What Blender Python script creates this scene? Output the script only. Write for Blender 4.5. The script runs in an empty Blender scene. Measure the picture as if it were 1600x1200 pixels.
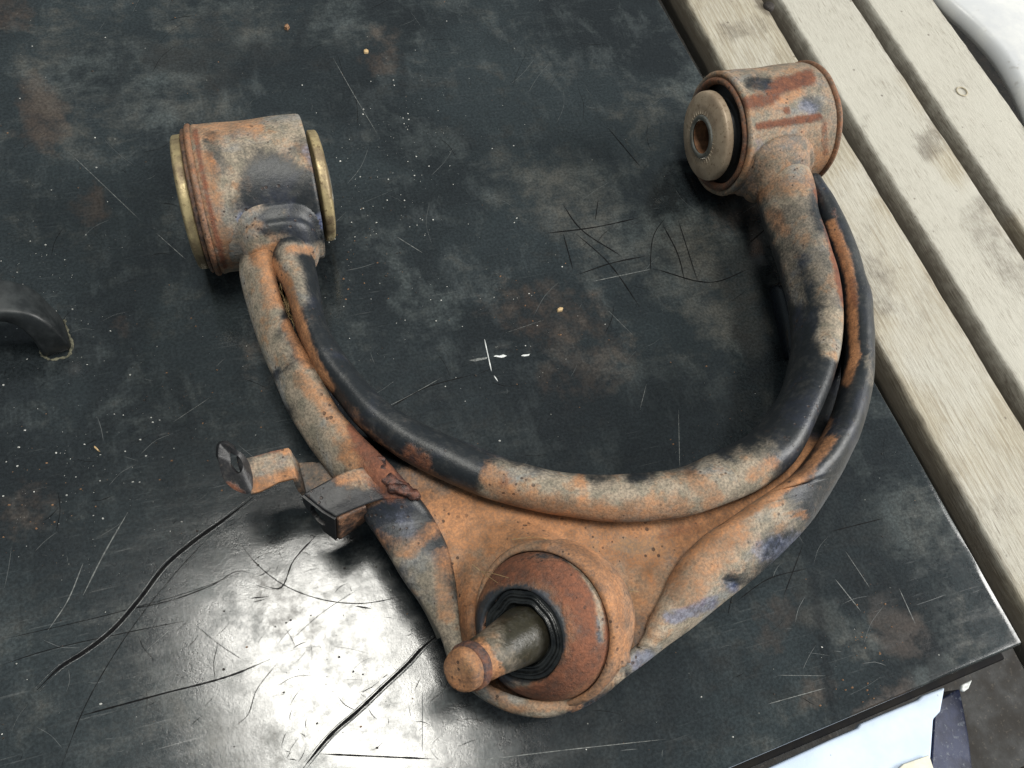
import bpy, bmesh, math, random
import numpy as np
from mathutils import Vector, Matrix, noise as mnoise
R = math.radians
random.seed(7)
rng = np.random.default_rng(11)
scene = bpy.context.scene

# ------------------------------------------------------------------ camera
FPX = 1280.0                      # focal length in photo pixels (photo 1600 x 1200)
H = 0.37                          # camera height above the bench top
def nrm(v):
    v = np.array(v, float); return v/np.linalg.norm(v)
_a = nrm((1.0, -0.201, 0.264))    # bushing axis direction, camera axes (right, down, forward)
_z = np.array((0.148, -0.432, -0.89)); _z = _z - _a*np.dot(_z, _a); _z = nrm(_z)
_y = np.cross(_z, _a)
BASIS = np.stack([_a, _y, _z])    # rows: world X, Y, Z expressed in camera axes
def W(px, py, h=0.0):
    """point at height h seen at photo pixel (px, py): used to lay the place out in metres"""
    r = np.array(((px-800)/FPX, (py-600)/FPX, 1.0))
    w = BASIS @ r
    t = (h-H)/w[2]
    return Vector((w[0]*t, w[1]*t, h))
def proj(P):
    P = np.atleast_2d(np.asarray(P, float)).copy(); P[:, 2] -= H
    c = P @ BASIS
    return 800+FPX*c[:, 0]/c[:, 2], 600+FPX*c[:, 1]/c[:, 2]
def camdir(v):
    """camera-axes direction to world direction"""
    return Vector(BASIS @ nrm(v)).normalized()
cam = bpy.data.cameras.new('camera'); camo = bpy.data.objects.new('camera', cam)
scene.collection.objects.link(camo); scene.camera = camo
cx_, cy_, cz_ = camdir((1, 0, 0)), camdir((0, -1, 0)), camdir((0, 0, -1))
m = Matrix.Identity(4)
for i in range(3):
    m[i][0], m[i][1], m[i][2] = cx_[i], cy_[i], cz_[i]
m[2][3] = H
camo.matrix_world = m
cam.sensor_width = 36; cam.lens = 36*FPX/1600; cam.clip_start = 0.01; cam.clip_end = 50
scene.render.resolution_x, scene.render.resolution_y = 1024, 768

# ------------------------------------------------------------------ light
scene.view_settings.view_transform = 'Standard'; scene.view_settings.look = 'None'
scene.view_settings.exposure = 0.0; scene.view_settings.gamma = 1
wd = bpy.data.worlds.new('World'); scene.world = wd; wd.use_nodes = True
bg = wd.node_tree.nodes['Background']; bg.inputs[0].default_value = (0.80, 0.93, 1.0, 1); bg.inputs[1].default_value = 0.235
def lamp(name, pos, target, sx, sy, power, col):
    l = bpy.data.lights.new(name, 'AREA'); l.shape = 'RECTANGLE'; l.size = sx; l.size_y = sy
    l.energy = power; l.color = col
    o = bpy.data.objects.new(name, l); scene.collection.objects.link(o); o.location = pos
    o.rotation_euler = (Vector(target)-Vector(pos)).to_track_quat('-Z', 'Y').to_euler()
    return o
def mirror_hit(px, py, height):
    """where the bench top mirrors the camera ray of that pixel up to a given height"""
    p = W(px, py, 0); d = p-Vector((0, 0, H)); d.z = -d.z
    return p+d*(height/d.z)
LC = mirror_hit(528, 1085, 2.4)
lamp('roof_light', LC, W(480, 1060, 0), 0.54, 0.86, 46, (1.0, 0.975, 0.90))
# added side fill: unseen broad soft source beyond the slats, lifts arm and slats
lamp('side_fill', (2.7, -0.5, 1.55), (0.1, 0.1, 0), 1.5, 1.3, 118, (1.0, 0.98, 0.94))

# ------------------------------------------------------------------ helpers
def link(o, parent=None):
    scene.collection.objects.link(o)
    if parent is not None: o.parent = parent
    return o
def mesh_obj(name, verts, faces, mat, parent=None, smooth=True):
    me = bpy.data.meshes.new(name); me.from_pydata([tuple(v) for v in verts], [], faces); me.update()
    if mat: me.materials.append(mat)
    if smooth: me.polygons.foreach_set('use_smooth', [True]*len(me.polygons))
    return link(bpy.data.objects.new(name, me), parent)
def bm_obj(name, bm, mat, parent=None, smooth=False):
    me = bpy.data.meshes.new(name); bm.to_mesh(me); bm.free()
    if mat: me.materials.append(mat)
    if smooth: me.polygons.foreach_set('use_smooth', [True]*len(me.polygons))
    return link(bpy.data.objects.new(name, me), parent)
def tag(o, label=None, cat=None, group=None, kind=None):
    if label: o['label'] = label
    if cat: o['category'] = cat
    if group: o['group'] = group
    if kind: o['kind'] = kind
    return o
def empty(name, loc=(0, 0, 0)):
    o = bpy.data.objects.new(name, None); o.location = loc; o.empty_display_size = 0.02
    return link(o)
def mod(o, t, **k):
    m_ = o.modifiers.new(t.lower(), t)
    for a, b in k.items(): setattr(m_, a, b)
    return m_
def catmull(P, n):
    P = np.asarray(P, float)
    d = np.r_[0, np.cumsum(np.maximum(np.linalg.norm(np.diff(P[:, :2], axis=0), axis=1), 1e-9))]
    t = np.linspace(0, d[-1], n); out = np.zeros((n, P.shape[1]))
    m_ = np.gradient(P, d, axis=0)
    k = np.clip(np.searchsorted(d, t, side='right')-1, 0, len(d)-2)
    hh = (d[k+1]-d[k])[:, None]; s = ((t-d[k])/(d[k+1]-d[k]))[:, None]
    out = ((2*s**3-3*s**2+1)*P[k]+(s**3-2*s**2+s)*hh*m_[k]+(-2*s**3+3*s**2)*P[k+1]+(s**3-s**2)*hh*m_[k+1])
    return out
def grid_faces(nu, nv, closed_v=False):
    f = []
    for i in range(nu-1):
        for j in range(nv if closed_v else nv-1):
            a, b = i*nv+j, i*nv+(j+1) % nv
            f.append((a, b, b+nv, a+nv))
    return f
def lathe(name, prof, mat, parent, origin, axis, n=96, jitter=0.0, sub=0):
    """prof: (distance along axis, radius) in metres"""
    axis = Vector(axis).normalized(); q = axis.to_track_quat('Z', 'Y')
    vs = []
    for (z, r) in prof:
        for k in range(n):
            a = 2*math.pi*k/n
            rr = r
            if jitter:
                rr += jitter*mnoise.noise(Vector((math.cos(a)*2, math.sin(a)*2, z*60)))*min(1, r/0.01)
            vs.append(Vector(origin)+q @ Vector((rr*math.cos(a), rr*math.sin(a), z)))
    return mesh_obj(name, vs, grid_faces(len(prof), n, True), mat, parent)
def fine_prof(p, step=0.0012):
    out = [p[0]]
    for a, b in zip(p[:-1], p[1:]):
        k = max(1, int(math.hypot(b[0]-a[0], b[1]-a[1])/step))
        for i in range(1, k+1):
            out.append((a[0]+(b[0]-a[0])*i/k, a[1]+(b[1]-a[1])*i/k))
    return out
_wd = [(math.cos(a), math.sin(a), ph) for a, ph in [(0.3, 1.1), (1.5, 4.0), (2.6, 2.2), (0.9, 5.5), (2.1, 0.4), (3.0, 3.3)]]
def wob(X, Y, wl):
    n = np.zeros_like(X); a = 1.0; t = 0
    for o_ in range(3):
        for i in (0, 1, 2):
            cx, sy, ph = _wd[(i+o_*2) % 6]
            n = n+a*np.sin((X*cx+Y*sy)*6.283/wl+ph*(o_+1)+1.7*np.sin((X*sy-Y*cx)*3.9/wl+ph)); t += a*.6
        wl = wl*.45; a *= .6
    return n/t
def strokes_weight(X, Y, strokes):
    """largest soft weight of a set of strokes ([(x,y)...], radius px, strength)"""
    w = np.zeros_like(X)
    for pts, r, s in strokes:
        d = np.full_like(X, 1e9)
        if len(pts) == 1: pts = pts*2
        for (x0, y0), (x1, y1) in zip(pts[:-1], pts[1:]):
            dx, dy = x1-x0, y1-y0; L = dx*dx+dy*dy+1e-9
            t = np.clip(((X-x0)*dx+(Y-y0)*dy)/L, 0, 1)
            d = np.minimum(d, np.hypot(X-x0-t*dx, Y-y0-t*dy))
        d = d+r*(0.42 if r > 12 else 0.20)*wob(X, Y, max(9, r*2.6))
        q = np.clip(1.34-d/r*0.72, 0, 1); q = q*q*(3-2*q)
        if s >= 0: w = np.maximum(w, q*s)
        else: w = w*(1-q*(-s))
    return w
def paint(o, base=(0, 0, 0), orange=(), tan=(), red=(), blue=()):
    """where rust, dust and bare paint lie on the part: weights R orange dust, G grey-tan dust, B deep rust"""
    me = o.data; n = len(me.vertices)
    co = np.empty(n*3); me.vertices.foreach_get('co', co); co = co.reshape(-1, 3)
    X, Y = proj(co)
    at = me.color_attributes.new('wear_shade', 'FLOAT_COLOR', 'POINT')
    c = np.ones((n, 4))
    for i, st in enumerate((orange, tan, red)):
        b = base[i]
        pos = [(s[0], s[1], min(1.2, s[2]*(1.02, 1.22, .95)[i])) for s in st if s[2] >= 0]; neg = [s for s in st if s[2] < 0]
        w = np.maximum(strokes_weight(X, Y, pos), b)
        for s in neg:
            w = w*(1-strokes_weight(X, Y, [(s[0], s[1], -s[2])]))
        c[:, i] = w
    if blue: c[:, 3] = 1-strokes_weight(X, Y, list(blue))
    at.data.foreach_set('color', c.ravel())
    return o

# ------------------------------------------------------------------ materials
def newmat(name):
    m_ = bpy.data.materials.new(name); m_.use_nodes = True
    nt = m_.node_tree; bs = nt.nodes['Principled BSDF']
    return m_, nt, bs
class NB:
    def __init__(s, nt): s.nt = nt; s.tc = None
    def n(s, t, **k):
        x = s.nt.nodes.new(t)
        for a, b in k.items(): setattr(x, a, b)
        return x
    def l(s, a, b): s.nt.links.new(a, b)
    def co(s):
        if not s.tc: s.tc = s.n('ShaderNodeTexCoord')
        return s.tc.outputs['Object']
    def mapping(s, scale=(1, 1, 1), rot=(0, 0, 0), loc=(0, 0, 0)):
        mp = s.n('ShaderNodeMapping'); mp.inputs['Scale'].default_value = scale; mp.inputs['Rotation'].default_value = rot
        mp.inputs['Location'].default_value = loc; s.l(s.co(), mp.inputs[0]); return mp.outputs[0]
    def noise(s, scale, detail=4, rough=0.6, vec=None, dist=0.0):
        x = s.n('ShaderNodeTexNoise'); x.inputs['Scale'].default_value = scale; x.inputs['Detail'].default_value = detail
        x.inputs['Roughness'].default_value = rough; x.inputs['Distortion'].default_value = dist
        s.l(vec if vec is not None else s.co(), x.inputs['Vector']); return x.outputs['Fac']
    def voro(s, scale, vec=None, feature='F1', rnd=1.0):
        x = s.n('ShaderNodeTexVoronoi', feature=feature); x.inputs['Scale'].default_value = scale
        x.inputs['Randomness'].default_value = rnd
        s.l(vec if vec is not None else s.co(), x.inputs['Vector']); return x.outputs['Distance']
    def math(s, op, a, b=None, c=None, clamp=False):
        x = s.n('ShaderNodeMath', operation=op, use_clamp=clamp)
        for i, v in enumerate((a, b, c)):
            if v is None: continue
            if isinstance(v, (int, float)): x.inputs[i].default_value = v
            else: s.l(v, x.inputs[i])
        return x.outputs[0]
    def ramp(s, v, lo, hi, a=0.0, b=1.0, smooth=True):
        x = s.n('ShaderNodeMapRange'); x.interpolation_type = 'SMOOTHSTEP' if smooth else 'LINEAR'
        s.l(v, x.inputs[0])
        for i, q in ((1, lo), (2, hi), (3, a), (4, b)): x.inputs[i].default_value = q
        return x.outputs[0]
    def mix(s, f, a, b):
        x = s.n('ShaderNodeMix', data_type='RGBA')
        if isinstance(f, (int, float)): x.inputs[0].default_value = f
        else: s.l(f, x.inputs[0])
        for i, v in ((6, a), (7, b)):
            if isinstance(v, tuple): x.inputs[i].default_value = (v[0], v[1], v[2], 1)
            else: s.l(v, x.inputs[i])
        return x.outputs[2]
    def fmix(s, f, a, b):
        x = s.n('ShaderNodeMix', data_type='FLOAT')
        s.l(f, x.inputs[0])
        for i, v in ((2, a), (3, b)):
            if isinstance(v, (int, float)): x.inputs[i].default_value = v
            else: s.l(v, x.inputs[i])
        return x.outputs[0]
    def bump(s, h, strength, dist, normal=None):
        x = s.n('ShaderNodeBump'); x.inputs['Strength'].default_value = strength; x.inputs['Distance'].default_value = dist
        s.l(h, x.inputs['Height'])
        if normal is not None: s.l(normal, x.inputs['Normal'])
        return x.outputs[0]

def rusty(name, paintc=(0.013, 0.016, 0.019), blue=(0.020, 0.024, 0.036), metal=0.0, seed=0.0, prough=0.42):
    m_, nt, bs = newmat(name); b = NB(nt)
    v = b.mapping(loc=(seed, seed*0.7, seed*1.3))
    at = b.n('ShaderNodeAttribute', attribute_name='wear_shade'); sp = b.n('ShaderNodeSeparateColor'); b.l(at.outputs['Color'], sp.inputs[0])
    n1 = b.noise(75, 7, 0.66, v); n2 = b.noise(160, 6, 0.7, v); n3 = b.noise(900, 4, 0.7, v); n4 = b.noise(45, 5, 0.6, v, 0.6)
    n5 = b.noise(420, 5, 0.7, v)
    # bare paint: blue-black, slightly dusty
    base = b.mix(b.ramp(n4, 0.48, 0.68), paintc, blue)
    base = b.mix(b.ramp(n2, 0.46, 0.74, 0, 0.30), base, (0.11, 0.108, 0.10))
    def layer(w, nz, lo=0.25, hi=0.80, amp=3.0):
        return b.ramp(b.math('ADD', w, b.math('MULTIPLY', b.math('SUBTRACT', nz, 0.5), amp)), lo, hi)
    nm = b.math('ADD', b.math('MULTIPLY', n1, 0.50), b.math('ADD', b.math('MULTIPLY', n5, 0.32), b.math('MULTIPLY', n3, 0.18)))
    nm2 = b.math('ADD', b.math('MULTIPLY', n2, 0.6), b.math('MULTIPLY', n5, 0.4))
    ft = layer(sp.outputs[1], nm, 0.10, 0.98, 1.5); fo = layer(sp.outputs[0], nm2, 0.16, 1.0, 1.7); fr = layer(sp.outputs[2], nm2, 0.22, 0.88, 1.6)
    ft = b.math('MULTIPLY', ft, b.ramp(n3, 0.30, 0.60, 0.72, 1.0)); fo = b.math('MULTIPLY', fo, b.ramp(n3, 0.30, 0.62, 0.70, 1.0))
    tanc = b.mix(b.ramp(n2, 0.35, 0.65), (0.21, 0.185, 0.14), (0.37, 0.30, 0.225))
    tanc = b.mix(b.ramp(n4, 0.50, 0.66, 0, 0.55), tanc, (0.23, 0.25, 0.26))
    tanc = b.mix(b.ramp(n1, 0.53, 0.66, 0, 0.7), tanc, (0.36, 0.20, 0.105))
    orc = b.mix(b.ramp(n1, 0.35, 0.62), (0.25, 0.115, 0.050), (0.44, 0.205, 0.092))
    orc = b.mix(b.ramp(n4, 0.54, 0.72, 0, 0.55), orc, (0.27, 0.175, 0.095))
    orc = b.mix(b.ramp(n2, 0.58, 0.70, 0, 0.5), orc, (0.50, 0.21, 0.085))
    rc = b.mix(b.ramp(b.math('ADD', b.math('MULTIPLY', n2, 0.6), b.math('MULTIPLY', n5, 0.4)), 0.36, 0.64), (0.085, 0.030, 0.020), (0.215, 0.080, 0.040))
    c = b.mix(ft, base, tanc); c = b.mix(fo, c, orc); c = b.mix(fr, c, rc)
    cover = b.math('MAXIMUM', b.math('MAXIMUM', ft, fo), fr)
    fb = b.math('MULTIPLY', layer(b.math('SUBTRACT', 1.0, at.outputs['Alpha']), nm2, 0.2, 1.0, 2.0), 0.75)
    c = b.mix(fb, c, b.mix(b.ramp(n5, 0.4, 0.6), (0.035, 0.050, 0.12), (0.17, 0.19, 0.27)))
    cover = b.math('MULTIPLY', cover, b.math('SUBTRACT', 1.0, b.math('MULTIPLY', fb, 0.6)))
    # chips and pits
    vd = b.voro(310, v); pit = b.ramp(b.math('ADD', vd, b.math('MULTIPLY', b.math('SUBTRACT', n1, 0.5), -0.9)), 0.10, 0.20, 1, 0)
    pit = b.math('MULTIPLY', pit, b.ramp(n4, 0.42, 0.6, 0, 1))
    c = b.mix(b.math('MULTIPLY', pit, 0.85), c, (0.045, 0.028, 0.022))
    grit = b.ramp(n3, 0.40, 0.62, 0.84, 1.10)
    mul = b.n('ShaderNodeVectorMath', operation='SCALE'); b.l(c, mul.inputs[0]); b.l(grit, mul.inputs['Scale'])
    b.l(mul.outputs[0], bs.inputs['Base Color'])
    b.l(b.fmix(cover, prough, 0.86), bs.inputs['Roughness'])
    bs.inputs['Metallic'].default_value = metal
    hgt = b.math('ADD', b.math('MULTIPLY', cover, 0.35), b.math('ADD', b.math('MULTIPLY', n5, 0.45), b.math('MULTIPLY', n3, 0.16)))
    hgt = b.math('SUBTRACT', hgt, b.math('MULTIPLY', pit, 0.4))
    hgt = b.math('ADD', hgt, b.math('MULTIPLY', fr, b.math('MULTIPLY', n5, 0.9)))
    b.l(b.bump(hgt, 0.75, 0.0006), bs.inputs['Normal'])
    return m_
M_ARM = rusty('rusty_painted_steel')
M_SLV = rusty('rusty_sleeve_steel', seed=3.1)
M_BALL = rusty('rusty_housing_steel', seed=5.7, paintc=(0.03, 0.035, 0.04), blue=(0.04, 0.045, 0.06))
M_BRK = rusty('rusty_bracket_steel', seed=8.2, paintc=(0.014, 0.014, 0.016), blue=(0.022, 0.022, 0.026), prough=0.45)

def simple(name, c1, c2, rough, scale=120, metal=0.0, bumpd=0.0003, rough2=None, dark=None, spec=0.5):
    m_, nt, bs = newmat(name); b = NB(nt)
    n1 = b.noise(scale, 6, 0.65); n2 = b.noise(scale*6, 4, 0.7)
    c = b.mix(b.ramp(n1, 0.38, 0.64), c1, c2)
    if dark: c = b.mix(b.ramp(n2, 0.56, 0.68, 0, 0.8), c, dark)
    b.l(c, bs.inputs['Base Color']); bs.inputs['Metallic'].default_value = metal
    b.l(b.ramp(n1, 0.3, 0.7, rough, rough2 or rough), bs.inputs['Roughness'])
    bs.inputs['Specular IOR Level'].default_value = spec
    b.l(b.bump(b.math('ADD', n1, b.math('MULTIPLY', n2, 0.4)), 0.5, bumpd), bs.inputs['Normal'])
    return m_
M_RUB = simple('black_rubber', (0.010, 0.010, 0.011), (0.022, 0.021, 0.021), 0.45, 200)
M_SEAL = simple('greasy_rubber', (0.006, 0.007, 0.008), (0.02, 0.022, 0.022), 0.16, 150, rough2=0.35, bumpd=0.0005)
M_WASH = simple('dusty_washer_steel', (0.37, 0.275, 0.19), (0.50, 0.39, 0.275), 0.50, 90, 0.15, dark=(0.16, 0.10, 0.05))
M_ZINC = simple('yellow_zinc_plating', (0.22, 0.165, 0.10), (0.56, 0.45, 0.24), 0.62, 75, 0.40, rough2=0.32, dark=(0.10, 0.06, 0.03), bumpd=0.0008)
M_TUBE = simple('bare_tube_steel', (0.36, 0.34, 0.29), (0.52, 0.50, 0.44), 0.28, 150, 0.85, dark=(0.13, 0.07, 0.03))
M_KN = simple('dusty_teeth', (0.45, 0.38, 0.28), (0.6, 0.52, 0.40), 0.6, 300)
M_BORE = simple('rusty_bore', (0.12, 0.055, 0.025), (0.27, 0.13, 0.06), 0.7, 160)
M_STUD = simple('greasy_stud_steel', (0.055, 0.052, 0.032), (0.085, 0.078, 0.05), 0.36, 80, 0.25, rough2=0.5)
M_STUD = rusty('greasy_stud', seed=2.2, paintc=(0.030, 0.027, 0.017), blue=(0.028, 0.025, 0.018), prough=0.33)
M_STRAW = simple('dried_grass', (0.22, 0.14, 0.06), (0.42, 0.31, 0.16), 0.8, 90)
M_BLKPL = simple('black_moulded_plastic', (0.012, 0.014, 0.015), (0.030, 0.034, 0.035), 0.38, 70, rough2=0.55)
M_MUD = simple('dry_mud', (0.05, 0.05, 0.036), (0.17, 0.16, 0.11), 0.95, 500, bumpd=0.0006)
M_WELD = simple('weld_metal', (0.035, 0.02, 0.018), (0.13, 0.05, 0.032), 0.32, 300, 0.3, rough2=0.6, bumpd=0.001, dark=(0.02, 0.02, 0.025))

# ------------------------------------------------------------------ bench top (black painted lid)
def table_mat():
    m_, nt, bs = newmat('worn_black_bench_paint'); b = NB(nt)
    at = b.n('ShaderNodeAttribute', attribute_name='wear_shade'); sp = b.n('ShaderNodeSeparateColor'); b.l(at.outputs['Color'], sp.inputs[0])
    nL = b.noise(9, 5, 0.6, dist=0.5); n1 = b.noise(34, 8, 0.68, dist=0.4); n2 = b.noise(120, 7, 0.72); n3 = b.noise(700, 4, 0.7); n4 = b.noise(1600, 2, 0.6)
    st = b.noise(30, 6, 0.65, b.mapping((1, 5.5, 1), (0, 0, R(32)))); st2 = b.noise(26, 6, 0.65, b.mapping((6, 1, 1), (0, 0, R(20))))
    base = b.mix(b.ramp(nL, 0.35, 0.65), (0.013, 0.016, 0.018), (0.024, 0.031, 0.034))
    # rubbed grey dust film
    def layer(w, nz, lo, hi, amp):
        return b.ramp(b.math('ADD', w, b.math('MULTIPLY', b.math('SUBTRACT', nz, 0.5), amp)), lo, hi)
    mixn = b.math('ADD', b.math('MULTIPLY', n1, 0.5), b.math('ADD', b.math('MULTIPLY', n2, 0.32), b.math('MULTIPLY', st, 0.18)))
    film = layer(sp.outputs[0], mixn, 0.20, 1.45, 4.6)
    c = b.mix(b.math('MULTIPLY', film, 0.60), base, b.mix(b.ramp(nL, 0.40, 0.60), (0.105, 0.125, 0.125), (0.135, 0.125, 0.105)))
    film2 = b.ramp(b.math('ADD', n1, b.math('MULTIPLY', st2, 0.5)), 0.72, 0.95, 0, 0.22)
    c = b.mix(film2, c, (0.10, 0.115, 0.118))
    w1 = b.noise(60, 3, 0.7, b.mapping((0.35, 14, 1), (0, 0, R(38)))); w2 = b.noise(60, 3, 0.7, b.mapping((0.5, 18, 1), (0, 0, R(-62)))); w3 = b.noise(50, 3, 0.7, b.mapping((0.6, 16, 1), (0, 0, R(8))))
    wp_ = b.math('MAXIMUM', b.math('MULTIPLY', b.ramp(w1, 0.60, 0.72), b.ramp(nL, 0.42, 0.58)), b.math('MAXIMUM', b.math('MULTIPLY', b.ramp(w2, 0.62, 0.74), b.ramp(n1, 0.48, 0.60)), b.math('MULTIPLY', b.ramp(w3, 0.62, 0.74), b.ramp(n1, 0.54, 0.42))))
    c = b.mix(b.math('MULTIPLY', wp_, 0.22), c, (0.12, 0.13, 0.13))
    brown = layer(sp.outputs[1], b.math('ADD', b.math('MULTIPLY', n1, 0.5), b.math('MULTIPLY', n2, 0.5)), 0.30, 1.2, 3.6)
    c = b.mix(b.math('MULTIPLY', brown, 0.42), c, (0.085, 0.055, 0.038))
    drk = layer(sp.outputs[2], mixn, 0.25, 1.0, 3.4)
    c = b.mix(b.math('MULTIPLY', drk, 0.75), c, (0.011, 0.013, 0.015))
    # tiny pale grit stuck in the paint
    vd = b.voro(230); sel = b.ramp(n2, 0.55, 0.62)
    grit = b.math('MULTIPLY', b.ramp(vd, 0.035, 0.085, 1, 0), sel)
    c = b.mix(b.math('MULTIPLY', grit, 0.7), c, (0.33, 0.33, 0.30))
    g = b.ramp(n3, 0.36, 0.66, 0.72, 1.28)
    mul = b.n('ShaderNodeVectorMath', operation='SCALE'); b.l(c, mul.inputs[0]); b.l(g, mul.inputs['Scale'])
    b.l(mul.outputs[0], bs.inputs['Base Color'])
    rg = b.math('ADD', b.ramp(n2, 0.3, 0.7, 0.115, 0.165), b.math('ADD', b.math('MULTIPLY', film, 0.07), b.ramp(st, 0.45, 0.75, 0, 0.05)))
    rg = b.math('ADD', rg, b.math('MULTIPLY', brown, 0.10))
    rg = b.math('ADD', rg, b.math('MULTIPLY', wp_, 0.10))
    b.l(rg, bs.inputs['Roughness'])
    # greasy smears take the shine down in patches
    sm = b.ramp(b.math('ADD', b.math('MULTIPLY', n1, 0.55), b.math('MULTIPLY', n2, 0.45)), 0.44, 0.64, 0.60, 0.24)
    b.l(sm, bs.inputs['Specular IOR Level'])
    hgt = b.math('ADD', b.math('MULTIPLY', n3, 0.5), b.math('ADD', b.math('MULTIPLY', n2, 0.7), b.math('MULTIPLY', n4, 0.2)))
    b.l(b.bump(hgt, 0.35, 0.00014), bs.inputs['Normal'])
    return m_
M_TABLE = table_mat()
corner = W(1600, 1006, 0); e1 = (W(1030, 0, 0)-corner).normalized(); e2 = Vector((-e1.y, e1.x, 0))
def T(u, v, z=0.0):
    p = corner+e1*u+e2*v; return Vector((p.x, p.y, z))
def to_T(p):
    d = Vector(p)-corner; return d.dot(e1), d.dot(e2)
bench = empty('workbench', T(0, 0)); bench.location = (0, 0, 0)
tag(bench, 'scratched black bench top with dusty smears under the rusty arm', 'workbench')
LU, LV, ST = 0.95, 0.95, 0.0025
nu, nv = int(LU/ST)+1, int(LV/ST)+1
uu, vv = np.meshgrid(np.linspace(0.0013, LU, nu), np.linspace(0.0013, LV, nv), indexing='ij')
P = np.array(corner)[None, None, :]*np.array((1, 1, 0))+uu[..., None]*np.array(e1)+vv[..., None]*np.array(e2)
vs = P.reshape(-1, 3).tolist()
fs = grid_faces(nu, nv)
# rounded front and right edges, then the side faces
def edge_strip(rows, along_u):
    base = len(vs); n = nu if along_u else nv
    off = [(-0.0013*math.sin(a), -0.0026*(1-math.cos(a))) for a in (R(15), R(30), R(50), R(70), R(90))]+[(-0.0013, -0.011)]
    prev = [i*nv if along_u else i for i in range(n)]
    for (o_, z) in off:
        cur = []
        for i in range(n):
            if along_u: p = T(uu[i, 0], 0.0013+o_, z)
            else: p = T(0.0013+o_, vv[0, i], z)
            w = 0.0003*mnoise.noise(p*60); p.z += w*0.4
            cur.append(len(vs)); vs.append(tuple(p))
        for i in range(n-1):
            q = (prev[i], prev[i+1], cur[i+1], cur[i]); fs.append(q if along_u else q[::-1])
        prev = cur
edge_strip(None, True); edge_strip(None, False)
top = mesh_obj('top_panel', vs, fs, M_TABLE, bench)
_lo = len(vs)
BIGS = [([(1270, 860), (1278, 1000), (1305, 1120)], .0012), ([(1150, 940), (1200, 905), (1262, 888)], .0010), ([(1400, 900), (1470, 965)], .0014), ([(320, 140), (350, 90), (380, 30)], .0015), ([(470, 100), (475, 0)], .0010), ([(240, 90), (330, 72), (400, 78)], .002), ([(625, 60), (632, 160)], .001)]
film = [([(880, 300), (960, 360), (1080, 400)], 62, .75), ([(1090, 400), (1160, 440)], 45, .85), ([(1110, 500), (1160, 520)], 42, .8), ([(620, 450), (680, 480)], 42, .55),
        ([(90, 130), (220, 120), (330, 90)], 85, .62), ([(300, 60), (500, 40), (600, 30)], 55, .5), ([(380, 62)], 16, .9), ([(1040, 560), (980, 580)], 40, .5),
        ([(780, 270), (850, 320)], 34, .6), ([(1150, 100), (1060, 170), (1000, 170)], 45, .55), ([(600, 200), (700, 240)], 30, .5), ([(1280, 960), (1350, 1010)], 25, .8),
        ([(1480, 960), (1500, 1010)], 38, .6), ([(1440, 1060), (1480, 1030)], 14, .95), ([(1460, 860), (1400, 790)], 50, .6), ([(1230, 860), (1290, 930)], 30, .55), ([(1110, 600), (1180, 640)], 40, .5),
        ([(420, 1030), (470, 1130), (380, 1160)], 90, .60), ([(330, 960), (540, 900)], 70, .52), ([(600, 1040), (680, 1120)], 60, .5), ([(200, 960), (260, 1100)], 60, .42),
        ([(40, 320), (120, 400)], 40, .35), ([(500, 470)], 26, .5), ([(780, 1180), (1100, 1160)], 30, .3), ([(560, 500), (590, 560)], 24, .45), ([(1350, 720), (1300, 700)], 26, .45)]
brown = [([(60, 170), (70, 190)], 38, .85), ([(140, 320)], 26, .7), ([(10, 20)], 35, .6), ([(820, 490), (890, 500)], 50, .6), ([(900, 590), (940, 560)], 50, .5), ([(590, 90), (600, 60)], 28, .6),
         ([(1390, 970), (1420, 1000)], 30, .75), ([(1360, 1120), (1400, 1090)], 26, .85), ([(60, 790), (20, 800)], 40, .5), ([(1220, 960), (1200, 1000)], 26, .6), ([(1280, 1080)], 26, .5),
         ([(400, 560), (560, 620)], 40, .3), ([(190, 510)], 16, .6), ([(1140, 330), (1180, 290)], 30, .55), ([(420, 930), (480, 990)], 30, .55)]
dark = [([(1250, 700), (1330, 860), (1240, 980)], 70, .6), ([(650, 620), (900, 640), (1120, 640)], 60, .5), ([(560, 180), (900, 200)], 60, .4), ([(1380, 940), (1430, 1060)], 40, .5), ([(1000, 1080), (1180, 1060)], 60, .6), ([(240, 90), (420, 95), (520, 90)], 22, .7), ([(330, 40), (340, 100)], 26, .7), ([(1150, 420), (1190, 560), (1160, 640)], 34, .8), ([(860, 400)], 40, .5), ([(1000, 700), (1150, 690)], 45, .6),
        ([(1270, 900), (1300, 1100)], 8, 1), ([(1330, 920), (1400, 930)], 34, .7), ([(1450, 1000), (1470, 1060)], 16, .9), ([(700, 660), (900, 700)], 50, .35), ([(180, 330), (200, 500)], 60, .3),
        ([(0, 940), (130, 900)], 40, .5), ([(400, 80), (380, 110), (330, 140)], 14, .8), ([(480, 20), (460, 80)], 8, .8), ([(200, 90), (170, 160)], 9, .7), ([(900, 1160), (1100, 1120)], 60, .6)]
paint(top, (0.22, 0.05, 0.05), film, brown, dark+[(q[0], q[1]*9000, .55) for q in BIGS])

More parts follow.
